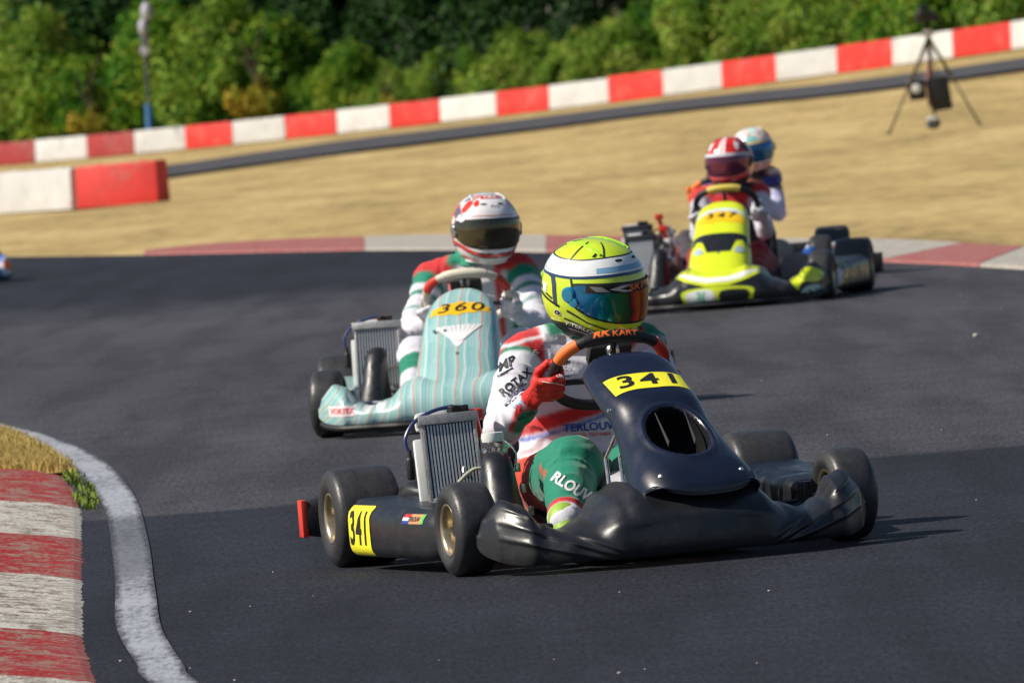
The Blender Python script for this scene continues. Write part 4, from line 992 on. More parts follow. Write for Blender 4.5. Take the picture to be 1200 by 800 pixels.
def m_iridium():
    m = bpy.data.materials.new('mirrored_visor'); m.use_nodes = True; n = m.node_tree.nodes; l = m.node_tree.links; b = n['Principled BSDF']
    tc = n.new('ShaderNodeTexCoord'); sp = n.new('ShaderNodeSeparateXYZ'); l.new(tc.outputs['Object'], sp.inputs[0])
    tn = n.new('ShaderNodeTexNoise'); tn.inputs['Scale'].default_value = 22; tn.inputs['Detail'].default_value = 3; l.new(tc.outputs['Object'], tn.inputs['Vector'])
    a = n.new('ShaderNodeMath'); a.operation = 'MULTIPLY_ADD'; l.new(sp.outputs['Y'], a.inputs[0]); a.inputs[1].default_value = 4.1; a.inputs[2].default_value = .5
    c = n.new('ShaderNodeMath'); c.operation = 'MULTIPLY_ADD'; l.new(tn.outputs[0], c.inputs[0]); c.inputs[1].default_value = .16; l.new(a.outputs[0], c.inputs[2])
    r = ramp(n, [(.06, (.01, .10, .35)), (.16, (.0, .22, .40)), (.25, (.01, .30, .16)), (.35, (.05, .22, .05)), (.46, (.06, .05, .03)), (.50, (.55, .03, .01)), (.58, (.9, .20, .01)), (.65, (.42, .02, .01)), (.74, (.9, .42, .02)), (.92, (.25, .35, .15))]); l.new(c.outputs[0], r.inputs[0]); l.new(r.outputs[0], b.inputs['Base Color']); b.inputs['Metallic'].default_value = .5; b.inputs['Roughness'].default_value = .14; b.inputs['Coat Weight'].default_value = .6; b.inputs['Coat Roughness'].default_value = .03
    return m
H341 = dict(base=flat((.60, .80, .03), .18, .8, 'h'), visor=m_iridium(), strip=flat((.012, .012, .014), .2, .4), pivot=flat((.0, .18, .34), .2, .6), trim=INK, ridge=flat((.42, .78, .02), .18, .8), spoiler=flat((.55, .8, .03), .2, .8), art=art341, s=1.03)
P341 = dict(head=(-.735, 0.064, .724), hrot=(5, 12, 38), H=H341, hand=(190, -18), lean=.04, elbow={-1: (-.61, -.262, .36), 1: (-.62, .225, .38)}, kr=.084, bs=.92, knee=[(-.27, -.16, .25), (-.30, .12, .24)], ankle=[(.01, -.26, .12), (-.0, .10, .13)], paint=paint341, voxel=.0048, hv=.0036,
            glove=mat('red_glove', (.62, .018, .012), .6, bump=.5, bscale=90, var=.15, vscale=30), collar=flat((.0, .22, .13), .7), boot=[flat((.30, .50, .06), .5), flat((.6, .25, .2), .5)])
d1, body1, bv1, base1, he1, hands1 = driver('person', k1, S341, P341, 'driver in a lime green helmet and white suit with red gloves', 'driver')
bodytext(k1, body1, bv1, base1, [
    ('MP', 592, 427, -.78, .034, 22, INK, .03, .3, 1.2), (rect2d(-.02, -.002, .03, .002), 590, 437, -.78, 0, 24, INK, 0, 0, 1), ('ROTAX', 604, 448, -.72, .031, 33, INK, .03, .0, 1.0), ('RACING', 606, 456, -.72, .014, 33, INK, .02, .0, 1.2), (rect2d(-.035, -.0035, .035, .0035), 603, 466, -.7, 0, 36, flat((.08, .08, .16)), 0, 0, 1),
    ('SPARCO', 612, 471, -.66, .013, 30, flat((.1, .3, .6)), .01, 0, 1.2), (poly2d([(-.012, -.02), (-.004, .016), (.014, .02), (.004, .002), (.012, -.004), (-.002, -.01)]), 607, 482, -.64, 0, 0, flat(RED), 0, 0, 1), ('VOLTEX', 616, 488, -.6, .012, 20, INK, .02, .2, 1.2), ('racing', 629, 500, -.5, .012, -25, INK, .02, .2, 1.2),
    ('OMP', 657, 425, -.74, .018, -8, INK, .02, .2, 1.3), ('EXPERIENCE', 656, 434, -.74, .010, -4, INK, .02, 0, 1.3), ('RACING', 660, 441, -.74, .009, -2, INK, .02, 0, 1.2),
    ('TERLOUW', 693, 500, -.75, .030, -1, flat((.01, .08, .45)), .02, 0, 1.1), ('DIESEL TECHNIEK', 694, 509, -.75, .013, -1, flat((.7, .02, .02)), .015, 0, 1.05),
    ('RLOUW', 671, 571, -.2, .042, -36, WHT, .03, .15, .85), ('S', 628, 413, -.8, .02, 20, WHT, .01, 0, 1.5)])
# knuckle pad and cuff strap on the right glove
for s in (-1,):
    me_, wr, K, (dd, ee, tt) = hands1[s]; gl = [c for c in d1.children if c.name.startswith('glove')][0]
    bvg = BVHTree.FromPolygons([v.co + base1 for v in gl.data.vertices], [tuple(p.vertices) for p in gl.data.polygons])
    U, V, N = view_frame(k1)
    for m2, px, py, x, rot, mm, off in [(sm2d([(-.03, -.008), (.026, -.014), (.032, .002), (-.026, .014)], 4), 658, 441, -.4, -16, flat((.75, .03, .02), .35), .003), (text2d('OMP', .014, .03), 658, 441, -.4, -16, WHT, .0045), (rect2d(-.03, -.001, .03, .001), 648, 449, -.4, -14, WHT, .003), (rect2d(-.022, -.0012, .022, .0012), 648, 480, -.4, 50, WHT, .003), (sm2d([(-.018, -.008), (.01, -.010), (.018, .002), (-.01, .008)], 4), 652, 471, -.4, -10, flat((.35, .22, .06), .5), .003)]:
        O = local_px(k1, px, py, x); f0 = caster(bvg, O, U, V, N, off, .3); decal('glove_print', move2d(m2, 0, 0, R(rot)), lambda a, b: (lambda q: None if q is None else q - base1)(f0(a, b)), .006, mm, gl)

# ---- kart 360
def m_mint():
    m = bpy.data.materials.new('striped_mint_print'); m.use_nodes = True; n = m.node_tree.nodes; l = m.node_tree.links; b = n['Principled BSDF']
    tc = n.new('ShaderNodeTexCoord'); sp = n.new('ShaderNodeSeparateXYZ'); l.new(tc.outputs['Object'], sp.inputs[0])
    def M_(op, a, c=None, d=None):
        q = n.new('ShaderNodeMath'); q.operation = op
        for i, x in enumerate((a, c, d)):
            if x is None: continue
            if isinstance(x, (int, float)): q.inputs[i].default_value = x
            else: l.new(x, q.inputs[i])
        return q.outputs[0]
    ns = n.new('ShaderNodeTexNoise'); ns.inputs['Scale'].default_value = 4.5; ns.inputs['Detail'].default_value = 1; l.new(tc.outputs['Object'], ns.inputs['Vector'])
    y = M_('ABSOLUTE', sp.outputs['Y']); out = M_('MULTIPLY', M_('MAXIMUM', M_('SUBTRACT', y, .17), 0), M_('MULTIPLY', sp.outputs['Z'], 4.5))
    u = M_('ADD', M_('ADD', sp.outputs['Y'], M_('MULTIPLY', M_('SIGN', sp.outputs['Y']), out)), M_('MULTIPLY', M_('SUBTRACT', ns.outputs[0], .5), M_('ADD', .02, M_('MULTIPLY', y, .30))))
    fr = M_('FRACT', M_('MULTIPLY', u, 13)); r = ramp(n, [(0, (.62, .22, .21)), (.07, (.24, .50, .46)), (.30, (.54, .58, .62)), (.40, (.19, .48, .44)), (.60, (.38, .38, .58)), (.66, (.26, .52, .48)), (.84, (.36, .58, .55))], 'CONSTANT'); l.new(fr, r.inputs[0])
    fine = M_('FRACT', M_('MULTIPLY', u, 95)); th = M_('LESS_THAN', fine, .22); n2 = n.new('ShaderNodeTexNoise'); n2.inputs['Scale'].default_value = 6; l.new(tc.outputs['Object'], n2.inputs['Vector'])
    on = M_('MULTIPLY', th, M_('GREATER_THAN', n2.outputs[0], .46)); mx = n.new('ShaderNodeMix'); mx.data_type = 'RGBA'; l.new(M_('MULTIPLY', on, .6), mx.inputs[0]); l.new(r.outputs[0], mx.inputs[6]); mx.inputs[7].default_value = (.62, .72, .74, 1)
    l.new(mx.outputs[2], b.inputs['Base Color']); b.inputs['Roughness'].default_value = .32; b.inputs['Coat Weight'].default_value = .3
    return m
MINT = m_mint(); LIME = flat((.68, .80, .02), .3, .3)
N360 = dict(smile=.06, prof=[(x, .135 + (z - .13) * .83, w_ * k, d) for (x, z, w_, d), k in zip(NM['prof'], (1, 1, 1, .98, .97, .97, .94, .84, .7))])
S360 = dict(body=MINT, nassau=MINT, pod=MINT, frame=mat('frame_silver', (.4, .42, .45), .4, .6), sw=(flat((.62, .56, .46), .6), REDP, flat((.68, .63, .52), .6)), N=N360, F=dict(FM, zb=.055), sw_dz=-.03, bolts=[(.36, 0)], hf=.52, hr=.565, rad=(-.40, -.36, .14), radh=.27, radw=.17, rady=2, dash=True, steer=-2)
k2, fa, na, pr, pl, st = kart('racing_kart', G(549, 499.5), -5, S360, label='mint green striped racing kart with an orange 360 number panel', cat='go-kart')
GOLD = flat((.86, .50, .01), .4)
fn = nfn(N360, .70); star = [(x * .88, y) for x, y in [(-.135, -.035), (-.12, -.01), (-.128, .012), (-.085, .02), (-.07, .038), (-.03, .036), (0, .05), (.03, .036), (.07, .038), (.09, .02), (.132, .012), (.12, -.008), (.138, -.03), (.09, -.032), (.06, -.05), (.02, -.046), (-.01, -.064), (-.04, -.05), (-.08, -.052), (-.10, -.035)]]
decal('number_plate', poly2d(star), fn, .012, GOLD, na); fn = nfn(N360, .70, .003)
for ch, x in (('3', -.062), ('6', 0), ('0', .062)): decal('digit', move2d(text2d(ch, .094, .006, .15, 1.1), x, -.003), fn, .012, INK, na)
fn = nfn(N360, .50); W2 = flat((.78, .78, .80), .35)
for k in range(-4, 5): decal('white_ray', poly2d([(k * .004 - .004, -.045), (k * .004 + .004, -.045), (k * .020 + .008, .055), (k * .020 - .008, .055)]), nfn(N360, .49, .001 + .0003 * (k + 4)), .015, W2, na)
fn = nfn(N360, .49); decal('white_ray', sm2d([(-.03, -.02), (0, -.085), (.03, -.02), (0, .0)], 4), fn, .015, W2, na)
bf = bvh_of(fa); fn = caster(bf, (.3, -.44, .105), (0, 1, 0), (0, 0, 1), (1, -.1, .0), .0015, .5)
decal('sponsor_sticker', rect2d(-.06, -.02, .055, .02), fn, .012, flat((.78, .66, .66)), fa); fn = caster(bf, (.3, -.44, .105), (0, 1, 0), (0, 0, 1), (1, -.1, .0), .003, .5); decal('lettering', text2d('VORTEX', .028, .02, 0, .95), fn, .01, flat((.7, .08, .1)), fa)
for x in (-.34, -.29): 
    fn = caster(bf, (.3, x, .10), (0, 1, 0), (0, 0, 1), (1, 0, .1), .0015, .5); decal('white_patch', sm2d([(-.018, .03), (-.01, -.01), (.008, -.012), (.018, .03)], 3), fn, .012, W2, fa)
TUCK = {-1: (-.60, -.245, .355), 1: (-.60, .25, .355)}
def paint360(p, t, q):
    k = t[:2]; s = -1 if t.endswith('-1') else 1; ya = abs(p.y)
    if k in ('sh', 'to', 'ua'):
        if p.z > .59 and ya < .1: return GREEN
        if k == 'ua':
            f = q * 3.0; return (GREEN if q < .30 else WHITE if q < .42 else GREEN if q < .5 else WHITE if q < .7 else GREEN if q < .74 else WHITE)
        if p.z > .56 and s * 0 + ya > .09: return RED
        if ya > .13: return GREEN if p.z > .4 else GREEN
        if abs(ya - .09) < .012 and p.z > .3: return RED
        return (.55, .55, .58) if p.z > .2 else GREEN
    if k == 'fa': return WHITE if not .3 < q < .42 else GREEN if q < .36 else RED
    return GREEN if q < .6 else WHITE
def art360(he, D):
    RD = flat((.70, .04, .02), .25, .6); GY = flat((.12, .12, .16), .25, .6); PK = flat((.72, .28, .25), .25, .6); VI = flat((.10, .08, .30), .25, .6)
    D('crown_patch', band(-26, 32, lambda a: 54, lambda a: 63, 10), RD, .001, 6); D('lettering', move2d(text2d('CRZ', 9, .03, 0, 2.2), 2, 58.5), WHT, .0018, 4)
    D('lettering', move2d(text2d('Arai', 8, .0, .2, 1.3), 4, 38), GY, .001, 4)
    for s in (-1, 1):
        D('side_patch', sm2d([(s * 40, 46), (s * 56, 52), (s * 66, 34), (s * 52, 30)], 4), RD, .001, 5); D('side_patch', sm2d([(s * 58, 30), (s * 74, 30), (s * 82, 12), (s * 70, 8)], 4), PK, .001, 5); D('side_patch', sm2d([(s * 62, 26), (s * 70, 26), (s * 74, 18), (s * 66, 17)], 4), WHT, .0015, 5)
        D('side_patch', sm2d([(s * 40, 60), (s * 60, 66), (s * 74, 50), (s * 58, 54)], 4), GY, .0012, 5); D('side_patch', sm2d([(s * 78, 40), (s * 100, 44), (s * 110, 10), (s * 92, 6)], 4), VI if s > 0 else RD, .001, 5); D('side_patch', sm2d([(s * 86, 20), (s * 96, 24), (s * 100, 12), (s * 90, 8)], 4), WHT, .0014, 5)
        D('maker_badge', circ2d(s * 56, 17.6, 8, 3.5), flat((.6, .6, .62)), .0062, 3)
    D('side_patch', sm2d([(-96, 34), (-76, 40), (-64, 26), (-84, 22)], 4), GY, .0013, 5); D('side_patch', sm2d([(-112, 8), (-94, 4), (-100, -24), (-116, -20)], 4), RD, .001, 5); D('side_patch', sm2d([(-60, 62), (-36, 70), (-30, 60), (-48, 52)], 4), PK, .0014, 5); D('side_patch', sm2d([(-38, 48), (-30, 52), (-26, 42), (-34, 38)], 4), RD, .001, 5); D('crown_line', band(-34, 42, lambda a: 65.5, lambda a: 67, 10), GY, .001, 5); D('crown_line', band(-40, 40, lambda a: 22, lambda a: 23.5, 10), PK, .001, 5)
    D('chin_band', band(-120, 120, lambda a: -36 + 12 * smooth(10, 100, abs(a)), lambda a: -31 + 14 * smooth(10, 100, abs(a)), 60), RD, .001, 5); D('chin_band', band(-120, 120, lambda a: -38.4 + 11 * smooth(10, 100, abs(a)), lambda a: -36 + 12 * smooth(10, 100, abs(a)), 60), GY, .0012, 5)
    D('bottom_band', band(-110, -30, lambda a: -50, lambda a: -44, 20), RD, .001, 5)
DV = mat('dark_visor', (.05, .045, .025), .08, .55, coat=.8)
H360 = dict(base=flat((.80, .80, .82), .2, .7, 'h2'), visor=DV, pivot=flat((.15, .14, .14), .3), trim=flat((.7, .7, .72)), ridge=flat((.74, .74, .78), .2, .7), art=art360, s=1.02)
P360 = dict(bs=.92, elbow=TUCK, head=(-.74, .058, .722), hrot=(-2, 3, 20), H=H360, hand=(203, -23), knee=[(-.27, -.2, .27), (-.27, .2, .27)], ankle=[(.0, -.2, .13), (.0, .2, .13)], paint=paint360, voxel=.008, glove=mat('white_glove', (.6, .6, .64), .6, bump=.4, bscale=90, var=.3, vscale=30), collar=flat((.0, .25, .14), .7), boot=[INK, INK], sdz=-.0)
d2, body2, bv2, base2, he2, hands2 = driver('person', k2, S360, P360, 'driver in a white helmet with red flashes and dark visor in the mint kart', 'driver')

# ---- kart 347
N347 = dict(smile=.05, prof=[(x, .12 + (z - .13) * .90, w_ * .96, d) for x, z, w_, d in NM['prof']])
S347 = dict(body=BLKP, nassau=LIME, pod=BLKP, frame=mat('frame_dark_blue', (.03, .05, .12), .4, .5), sw=(BLKM, BLKM, flat((.7, .55, .1), .6)), N=N347, F=dict(FM), bolts=[(.36, 0)], hf=.50, hr=.575, rad=(-.42, -.46, .16), radh=.23, hose=False, steer=-2, radm=DRK)
k3, fa, na, pr, pl, st = kart('racing_kart', G(852, 359.5), -7, S347, label='black and lime yellow racing kart with an orange 347 number panel', cat='go-kart')
fn = nfn(N347, .70); decal('number_plate', sm2d([(-.125, -.05), (-.11, .01), (-.06, .045), (0, .052), (.06, .045), (.11, .01), (.125, -.05), (.06, -.062), (0, -.055), (-.06, -.062)], 4), fn, .015, flat((.90, .55, .01)), na)
fn = nfn(N347, .70, .004)
for ch, x in (('3', -.056), ('4', 0), ('7', .054)): decal('digit', move2d(text2d(ch, .075, .012, .1, 1.15), x, .006), fn, .015, INK, na)
decal('white_arch', band(-.125, .125, lambda a: .056 - (a / .1) ** 2 * .025, lambda a: .088 - (a / .1) ** 2 * .028, 16), nfn(N347, .70), .015, flat((.62, .72, .76)), na)
decal('dark_patch', poly2d([(-.13, .085), (.13, .085), (.125, .045), (.085, .02), (.06, -.07), (-.06, -.07), (-.085, .02), (-.125, .045)]), nfn(N347, .44), .015, BLKP, na)
for s in (-1, 1):
    decal('side_flash', sm2d([(s * .075, -.05), (s * .11, -.055), (s * .13, -.02), (s * .10, .0)], 3), nfn(N347, .42, .003), .015, flat((.38, .47, .50)), na)
    decal('dark_patch', poly2d([(s * .10, .10), (s * .15, .10), (s * .15, .03), (s * .125, .04)]), nfn(N347, .42, .002), .015, BLKP, na)
bf = bvh_of(fa)
def FD(name, m2, m, off=.0015, y=0, z=0.0): return decal(name, m2, caster(bf, (.4, y, z), (0, 1, 0), (0, 0, 1), (1, 0, .25), off, .8), .014, m, fa)
FD('lime_flash', poly2d([(-.28, .235), (-.16, .15), (-.06, .115), (.06, .115), (.16, .15), (.28, .235), (.22, .26), (-.22, .26)]), LIME)
FD('white_flash', poly2d([(-.22, .215), (-.13, .155), (-.05, .135), (.05, .135), (.13, .155), (.22, .215), (.14, .195), (.05, .165), (-.05, .165), (-.14, .195)]), WHT, .003)
FD('lime_ring', sm2d([(-.18, .06), (-.15, .105), (.15, .105), (.18, .06), (.13, .015), (-.13, .015)], 4), LIME); FD('white_patch', sm2d([(-.165, .06), (-.14, .092), (-.03, .092), (-.02, .03), (-.12, .028)], 4), WHT, .003); FD('dark_patch', sm2d([(.02, .085), (.14, .09), (.16, .055), (.12, .03), (.02, .032)], 4), BLKP, .003)
FD('lettering', move2d(text2d('3L', .07, .02, .3), -.09, .06), flat((.1, .55, .35)), .0045)
FD('silver_line', band(-.36, .36, lambda a: -.006 + a * a * .0, lambda a: .008, 12), flat((.6, .6, .65)), .002, 0, .03)
for s in (-1, 1):
    FD('lime_flash', sm2d([(s * .36, .16), (s * .44, .21), (s * .52, .20), (s * .50, .14), (s * .42, .12), (s * .40, .08)], 4), LIME); FD('pale_patch', sm2d([(s * .40, .05), (s * .46, .11), (s * .53, .12), (s * .53, .05), (s * .45, .03)], 4), flat((.50, .66, .62)), .0015)
b_ = bvh_of(pl); fp = caster(b_, (-.17, .53, .11), (0, 1, 0), (0, 0, 1), (1, 0, 0), .002, .2); decal('lime_flash', sm2d([(-.06, -.05), (-.04, .05), (.07, .06), (.08, -.05)], 3), fp, .02, LIME, pl); fp = caster(b_, (-.17, .53, .11), (0, 1, 0), (0, 0, 1), (1, 0, 0), .004, .2); decal('white_patch', sm2d([(-.03, -.04), (-.03, .03), (.05, .03), (.04, -.05)], 3), fp, .02, flat((.55, .58, .7)), pl)
def paint347(p, t, q):
    k = t[:2]; ya = abs(p.y)
    if k in ('to', 'sh'): return (.02, .02, .025) if p.z > .56 and ya < .11 else RED if p.z > .50 else (.45, .02, .03) if ya > .11 else (.03, .03, .04)
    if k == 'ua': return RED if q < .15 else (.55, .56, .66)
    if k == 'fa': return (.55, .56, .66)
    return (.30, .01, .02)
def art347(he, D):
    RD = flat((.72, .02, .015), .25, .6); K = INK
    D('crown_patch', band(-9, 9, lambda a: 22, lambda a: 78, 8), WHT, .001, 6); D('crown_patch', band(-3, 3, lambda a: 24, lambda a: 70, 6), flat((.72, .35, .35)), .0016, 6)
    for s in (-1, 1):
        D('side_patch', sm2d([(s * 34, 34), (s * 38, 52), (s * 56, 58), (s * 46, 36), (s * 40, 28)], 4), WHT, .001, 6); D('side_patch', sm2d([(s * 58, 44), (s * 84, 44), (s * 96, 10), (s * 70, 16)], 4), K, .0012, 6); D('side_patch', sm2d([(s * 80, 50), (s * 100, 50), (s * 108, 30), (s * 90, 30)], 4), WHT, .0016, 6)
    D('brow_band', band(-80, 80, lambda a: 15.5, lambda a: 22, 30), flat((.62, .62, .68)), .0055, 6); D('chin_band', band(-90, 90, lambda a: -30, lambda a: -25, 30), flat((.75, .12, .12)), .001, 6); D('bottom_band', band(-100, 100, lambda a: -57, lambda a: -36, 30), K, .001, 6)
H347 = dict(base=flat((.70, .02, .015), .22, .7, 'h3'), visor=mat('violet_visor', (.14, .02, .06), .12, .6, coat=.7), pivot=INK, ridge=flat((.70, .02, .015), .22, .7, 'h3'), art=art347, s=.95)
P347 = dict(bs=.80, kr=.06, elbow={-1: (-.58, -.175, .355), 1: (-.58, .17, .355)}, head=(-.74, .0, .722), hrot=(0, 2, -12), H=H347, hand=(203, -23), lean=-.02, knee=[(-.27, -.15, .25), (-.27, .15, .25)], ankle=[(.0, -.16, .13), (.0, .16, .13)], paint=paint347, voxel=.011, hv=.005, glove=flat((.55, .58, .66), .6), collar=flat((.03, .03, .03), .7), boot=[INK, INK])
d3, *_ = driver('person', k3, S347, P347, 'driver in a red helmet with violet visor in the lime yellow kart', 'driver')

# ---- the kart hidden behind it
BLU = flat((.02, .10, .38), .35)
S4 = dict(body=BLU, nassau=flat((.6, .62, .68)), pod=flat((.6, .62, .70)), frame=mat('frame_blue', (.02, .12, .35), .4, .5), sw=(BLKM, ORG, BLKM), N=N347, F=dict(FM), hf=.52, hr=.585, hose=False, radm=DRK, radh=.2)
k4, fa, na, pr, pl, st = kart('racing_kart', G(853, 339), -2, S4, label='blue and white racing kart almost hidden behind the lime yellow kart', cat='go-kart')
b_ = bvh_of(pl); decal('orange_patch', poly2d([(.0, -.1), (.10, -.1), (.14, .1), (.04, .1)]), caster(b_, (-.5, .53, .2), (1, 0, 0), (0, 1, 0), (0, 0, 1), .002, .2), .02, ORG, pl)
def paint4(p, t, q):
    k = t[:2]; v = noise.noise(Vector(p) * 14)
    if k in ('to', 'sh', 'ua'):
        if k == 'ua' and q > .5: return (.5, .5, .72)
        return (.7, .7, .7) if v > .28 else (.75, .2, .03) if v > .12 else (.03, .05, .25) if k == 'ua' and q < .4 else (.03, .025, .03)
    if k == 'fa': return (.5, .5, .72)
    return (.05, .04, .05)
def art4(he, D):
    D('crown_patch', sm2d([(-14, 66), (10, 66), (14, 50), (-16, 50)], 3), flat((.45, .70, .66), .3), .001, 6); D('crown_patch', band(-30, 2, lambda a: 25, lambda a: 36, 12), flat((.20, .58, .58), .3), .001, 6); D('brow_band', band(-60, 30, lambda a: 15.5, lambda a: 22, 20), flat((.6, .55, .25)), .0055, 6)
    for s in (-1, 1): D('side_patch', sm2d([(s * 40, 60), (s * 80, 60), (s * 110, 20), (s * 60, 18)], 4), flat((.66, .22, .18), .3) if s > 0 else WHT, .001, 6); D('side_patch', sm2d([(s * 56, 44), (s * 74, 46), (s * 80, 30), (s * 60, 30)], 4), flat((.45, .12, .18), .3), .0014, 6)
    D('chin_band', band(-90, 90, lambda a: -45, lambda a: -33, 30), flat((.75, .35, .3)), .001, 6)
H4 = dict(base=flat((.72, .62, .60), .25, .6, 'h4'), visor=mat('blue_visor', (.01, .10, .28), .12, .6, coat=.7), pivot=INK, ridge=flat((.72, .62, .60), .25, .6, 'h4'), art=art4, s=.90)
P4 = dict(bs=.82, kr=.06, elbow={-1: (-.6, -.08, .36), 1: (-.62, .30, .38)}, head=(-.74, .19, .735), hrot=(6, 2, 12), H=H4, hand=(178, 2), lean=.12, knee=[(-.27, -.2, .27), (-.27, .2, .27)], ankle=[(.0, -.2, .13), (.0, .2, .13)], paint=paint4, voxel=.011, hv=.005, glove=ORG, collar=flat((.03, .03, .03), .7), boot=[INK, INK], sdz=.03)
d4, *_ = driver('person', k4, S4, P4, 'driver in a pale helmet with blue visor leaning out behind the red helmet', 'driver')

# ---- the kart just entering the frame at the left
S5 = dict(hf=.45, body=flat((.05, .14, .45), .35), nassau=ORG, pod=INK, frame=DRK, sw=(BLKM, ORG, BLKM), N=NM, F=dict(FM), hose=False)
k5, fa, na, pr, pl, st = kart('racing_kart', G(-76, 337), 25, S5, label='blue kart with orange patches just entering at the left edge of the track', cat='go-kart')
bf = bvh_of(fa); FD('white_patch', sm2d([(.38, .09), (.42, .20), (.50, .225), (.545, .14), (.54, .08), (.46, .06)], 4), flat((.6, .65, .75))); FD('orange_patch', sm2d([(.41, .13), (.44, .19), (.50, .19), (.52, .13), (.46, .11)], 4), ORG, .003)
P5 = dict(P347, head=(-.74, 0, .735), H=dict(H360, art=lambda he, D: None), voxel=.012, lean=0, glove=INK)
d5, *_ = driver('person', k5, S5, P5, 'driver of the blue kart at the left edge of the track', 'driver')

# ------------------------------------------------------------------ barriers
BR = mat('barrier_red', (.66, .025, .018), .6, var=.14, vscale=3, bump=.1, bscale=8)
BRD = mat('barrier_dark_red', (.36, .03, .03), .5, var=.15, vscale=3)
BW = mat('barrier_white', (.60, .60, .59), .5, var=.10, vscale=2.5, bump=.1, bscale=8)
def weathered(m):
    n = m.node_tree.nodes; l = m.node_tree.links; b = n['Principled BSDF']; src = b.inputs['Base Color'].links[0].from_socket
    oi = n.new('ShaderNodeObjectInfo'); tc = n.new('ShaderNodeTexCoord'); t = n.new('ShaderNodeTexNoise'); t.noise_dimensions = '4D'; t.inputs['Scale'].default_value = 3.5; t.inputs['Detail'].default_value = 8; t.inputs['Roughness'].default_value = .7
    w_ = n.new('ShaderNodeMath'); w_.operation = 'MULTIPLY'; w_.inputs[1].default_value = 40; l.new(oi.outputs['Random'], w_.inputs[0]); l.new(w_.outputs[0], t.inputs['W']); l.new(tc.outputs['Object'], t.inputs['Vector'])
    g = n.new('ShaderNodeMapRange'); g.inputs[3].default_value = .84; g.inputs[4].default_value = 1.06; l.new(oi.outputs['Random'], g.inputs[0]); s_ = n.new('ShaderNodeVectorMath'); s_.operation = 'SCALE'; l.new(src, s_.inputs[0]); l.new(g.outputs[0], s_.inputs['Scale'])
    r = n.new('ShaderNodeMapRange'); r.inputs[1].default_value = .52; r.inputs[2].default_value = .72; r.inputs[3].default_value = 0; r.inputs[4].default_value = .55; l.new(t.outputs[0], r.inputs[0])
    x = n.new('ShaderNodeMix'); x.data_type = 'RGBA'; l.new(r.outputs[0], x.inputs[0]); l.new(s_.outputs[0], x.inputs[6]); x.inputs[7].default_value = (.26, .21, .16, 1); l.new(x.outputs[2], b.inputs['Base Color'])
for m_ in (BR, BRD, BW): weathered(m_)
def barrier(A, B, h, m, label, group):
    """one hollow plastic block standing between two ground points"""
    A, B = Vector(A), Vector(B); mid = (A + B) / 2; d = B - A; L = math.hypot(d.x, d.y); rz = math.atan2(d.y, d.x); slope = (B.z - A.z) / L
    rz += random.uniform(-.012, .012); root = empty('plastic_barrier', mid, rz, label=label, cat='barrier', group=group)
    g = .012; hx = L / 2 - g; prof = [(-.145, 0), (-.15, .06), (-.142, .12), (-.132, h - .03), (-.12, h), (.12, h), (.132, h - .03), (.142, .12), (.15, .06), (.145, 0)]
    rings = []
    for x, k in ((-hx, .95), (-hx + .02, 1), (hx - .02, 1), (hx, .95)): rings.append([Vector((x, p[0] * k, (p[1] if p[1] < .01 else p[1] * (k * .5 + .5)) + x * slope)) for p in prof])
    mb = MB().loft(rings); b = mb.build('block', m, root, sharp=25)
    for x in (-hx * .55, hx * .55):
        MB().lathe([(.001, .012), (.035, .01), (.04, 0)], (x, 0, h - .001 + x * slope), (0, 0, 1), 12).build('filler_plug', m, root)
    return root
bx = [-32, 32, 93.5, 149, 210, 265, 328, 388.5, 452, 511, 578, 640.5, 711, 775, 846, 910, 982, 1048, 1120, 1190, 1262]
by = [(-32, 197), (0, 193), (32, 190.5), (93, 186), (149, 181.5), (210, 176), (265, 170), (328, 163.5), (388, 157), (452, 150), (511, 144), (578, 137), (640, 130), (711, 120.5), (775, 113), (846, 104), (910, 95.5), (982, 85.5), (1048, 76.5), (1120, 67), (1190, 58), (1262, 49)]
def yb(x):
    for a, b in zip(by, by[1:]):
        if x <= b[0]: return a[1] + (b[1] - a[1]) * (x - a[0]) / (b[0] - a[0])
ords = ['first', 'second', 'third', 'fourth', 'fifth', 'sixth', 'seventh', 'eighth', 'ninth', 'tenth', 'eleventh']
_Y = [G(x, yb(x), True).y for x in bx]; _c = np.polyfit([x / 600 - 1 for x in bx], _Y, 3); P_ = [Vector((ray(x, 0).x * float(np.polyval(_c, x / 600 - 1)), float(np.polyval(_c, x / 600 - 1)), 0)) for x in bx]
for e in range(8):                                       # the row goes on past both sides of the picture
    P_.insert(0, P_[0] * 2 - P_[1]); P_.append(P_[-1] * 2 - P_[-2])
for p in P_: p.z = T(p.x, p.y)
nr = nw = 0
for i in range(len(P_) - 1):
    k = i - 8; red = k % 2 == 0
    dark = red and k < 3; inside = 0 <= k < 20
    c = ('dark red' if dark else 'red') if red else 'white'
    if inside and red: nr += 1; o = ords[nr - 1]
    elif inside: nw += 1; o = ords[nw - 1]
    lab = ('%s barrier block, %s %s one from the left in the long far row' % (c, o, 'red' if red else 'white')) if inside else '%s barrier block of the far row, %s beyond the %s picture edge' % (c, ords[-k - 1 if k < 0 else k - 20], 'left' if k < 0 else 'right')
    s = FPX / P_[i].y; barrier(P_[i], P_[i + 1], .475 if k < 12 else .50, BRD if dark else BR if red else BW, lab, 'plastic blocks of the far barrier row')
nb = [G(x, y, True) for x, y in ((-97, 254), (0, 250), (97.5, 244), (193.5, 236))]; nb = [nb[1] * 2 - nb[2]] + nb[1:]
nb = [nb[0] * 2 - nb[1]] + nb
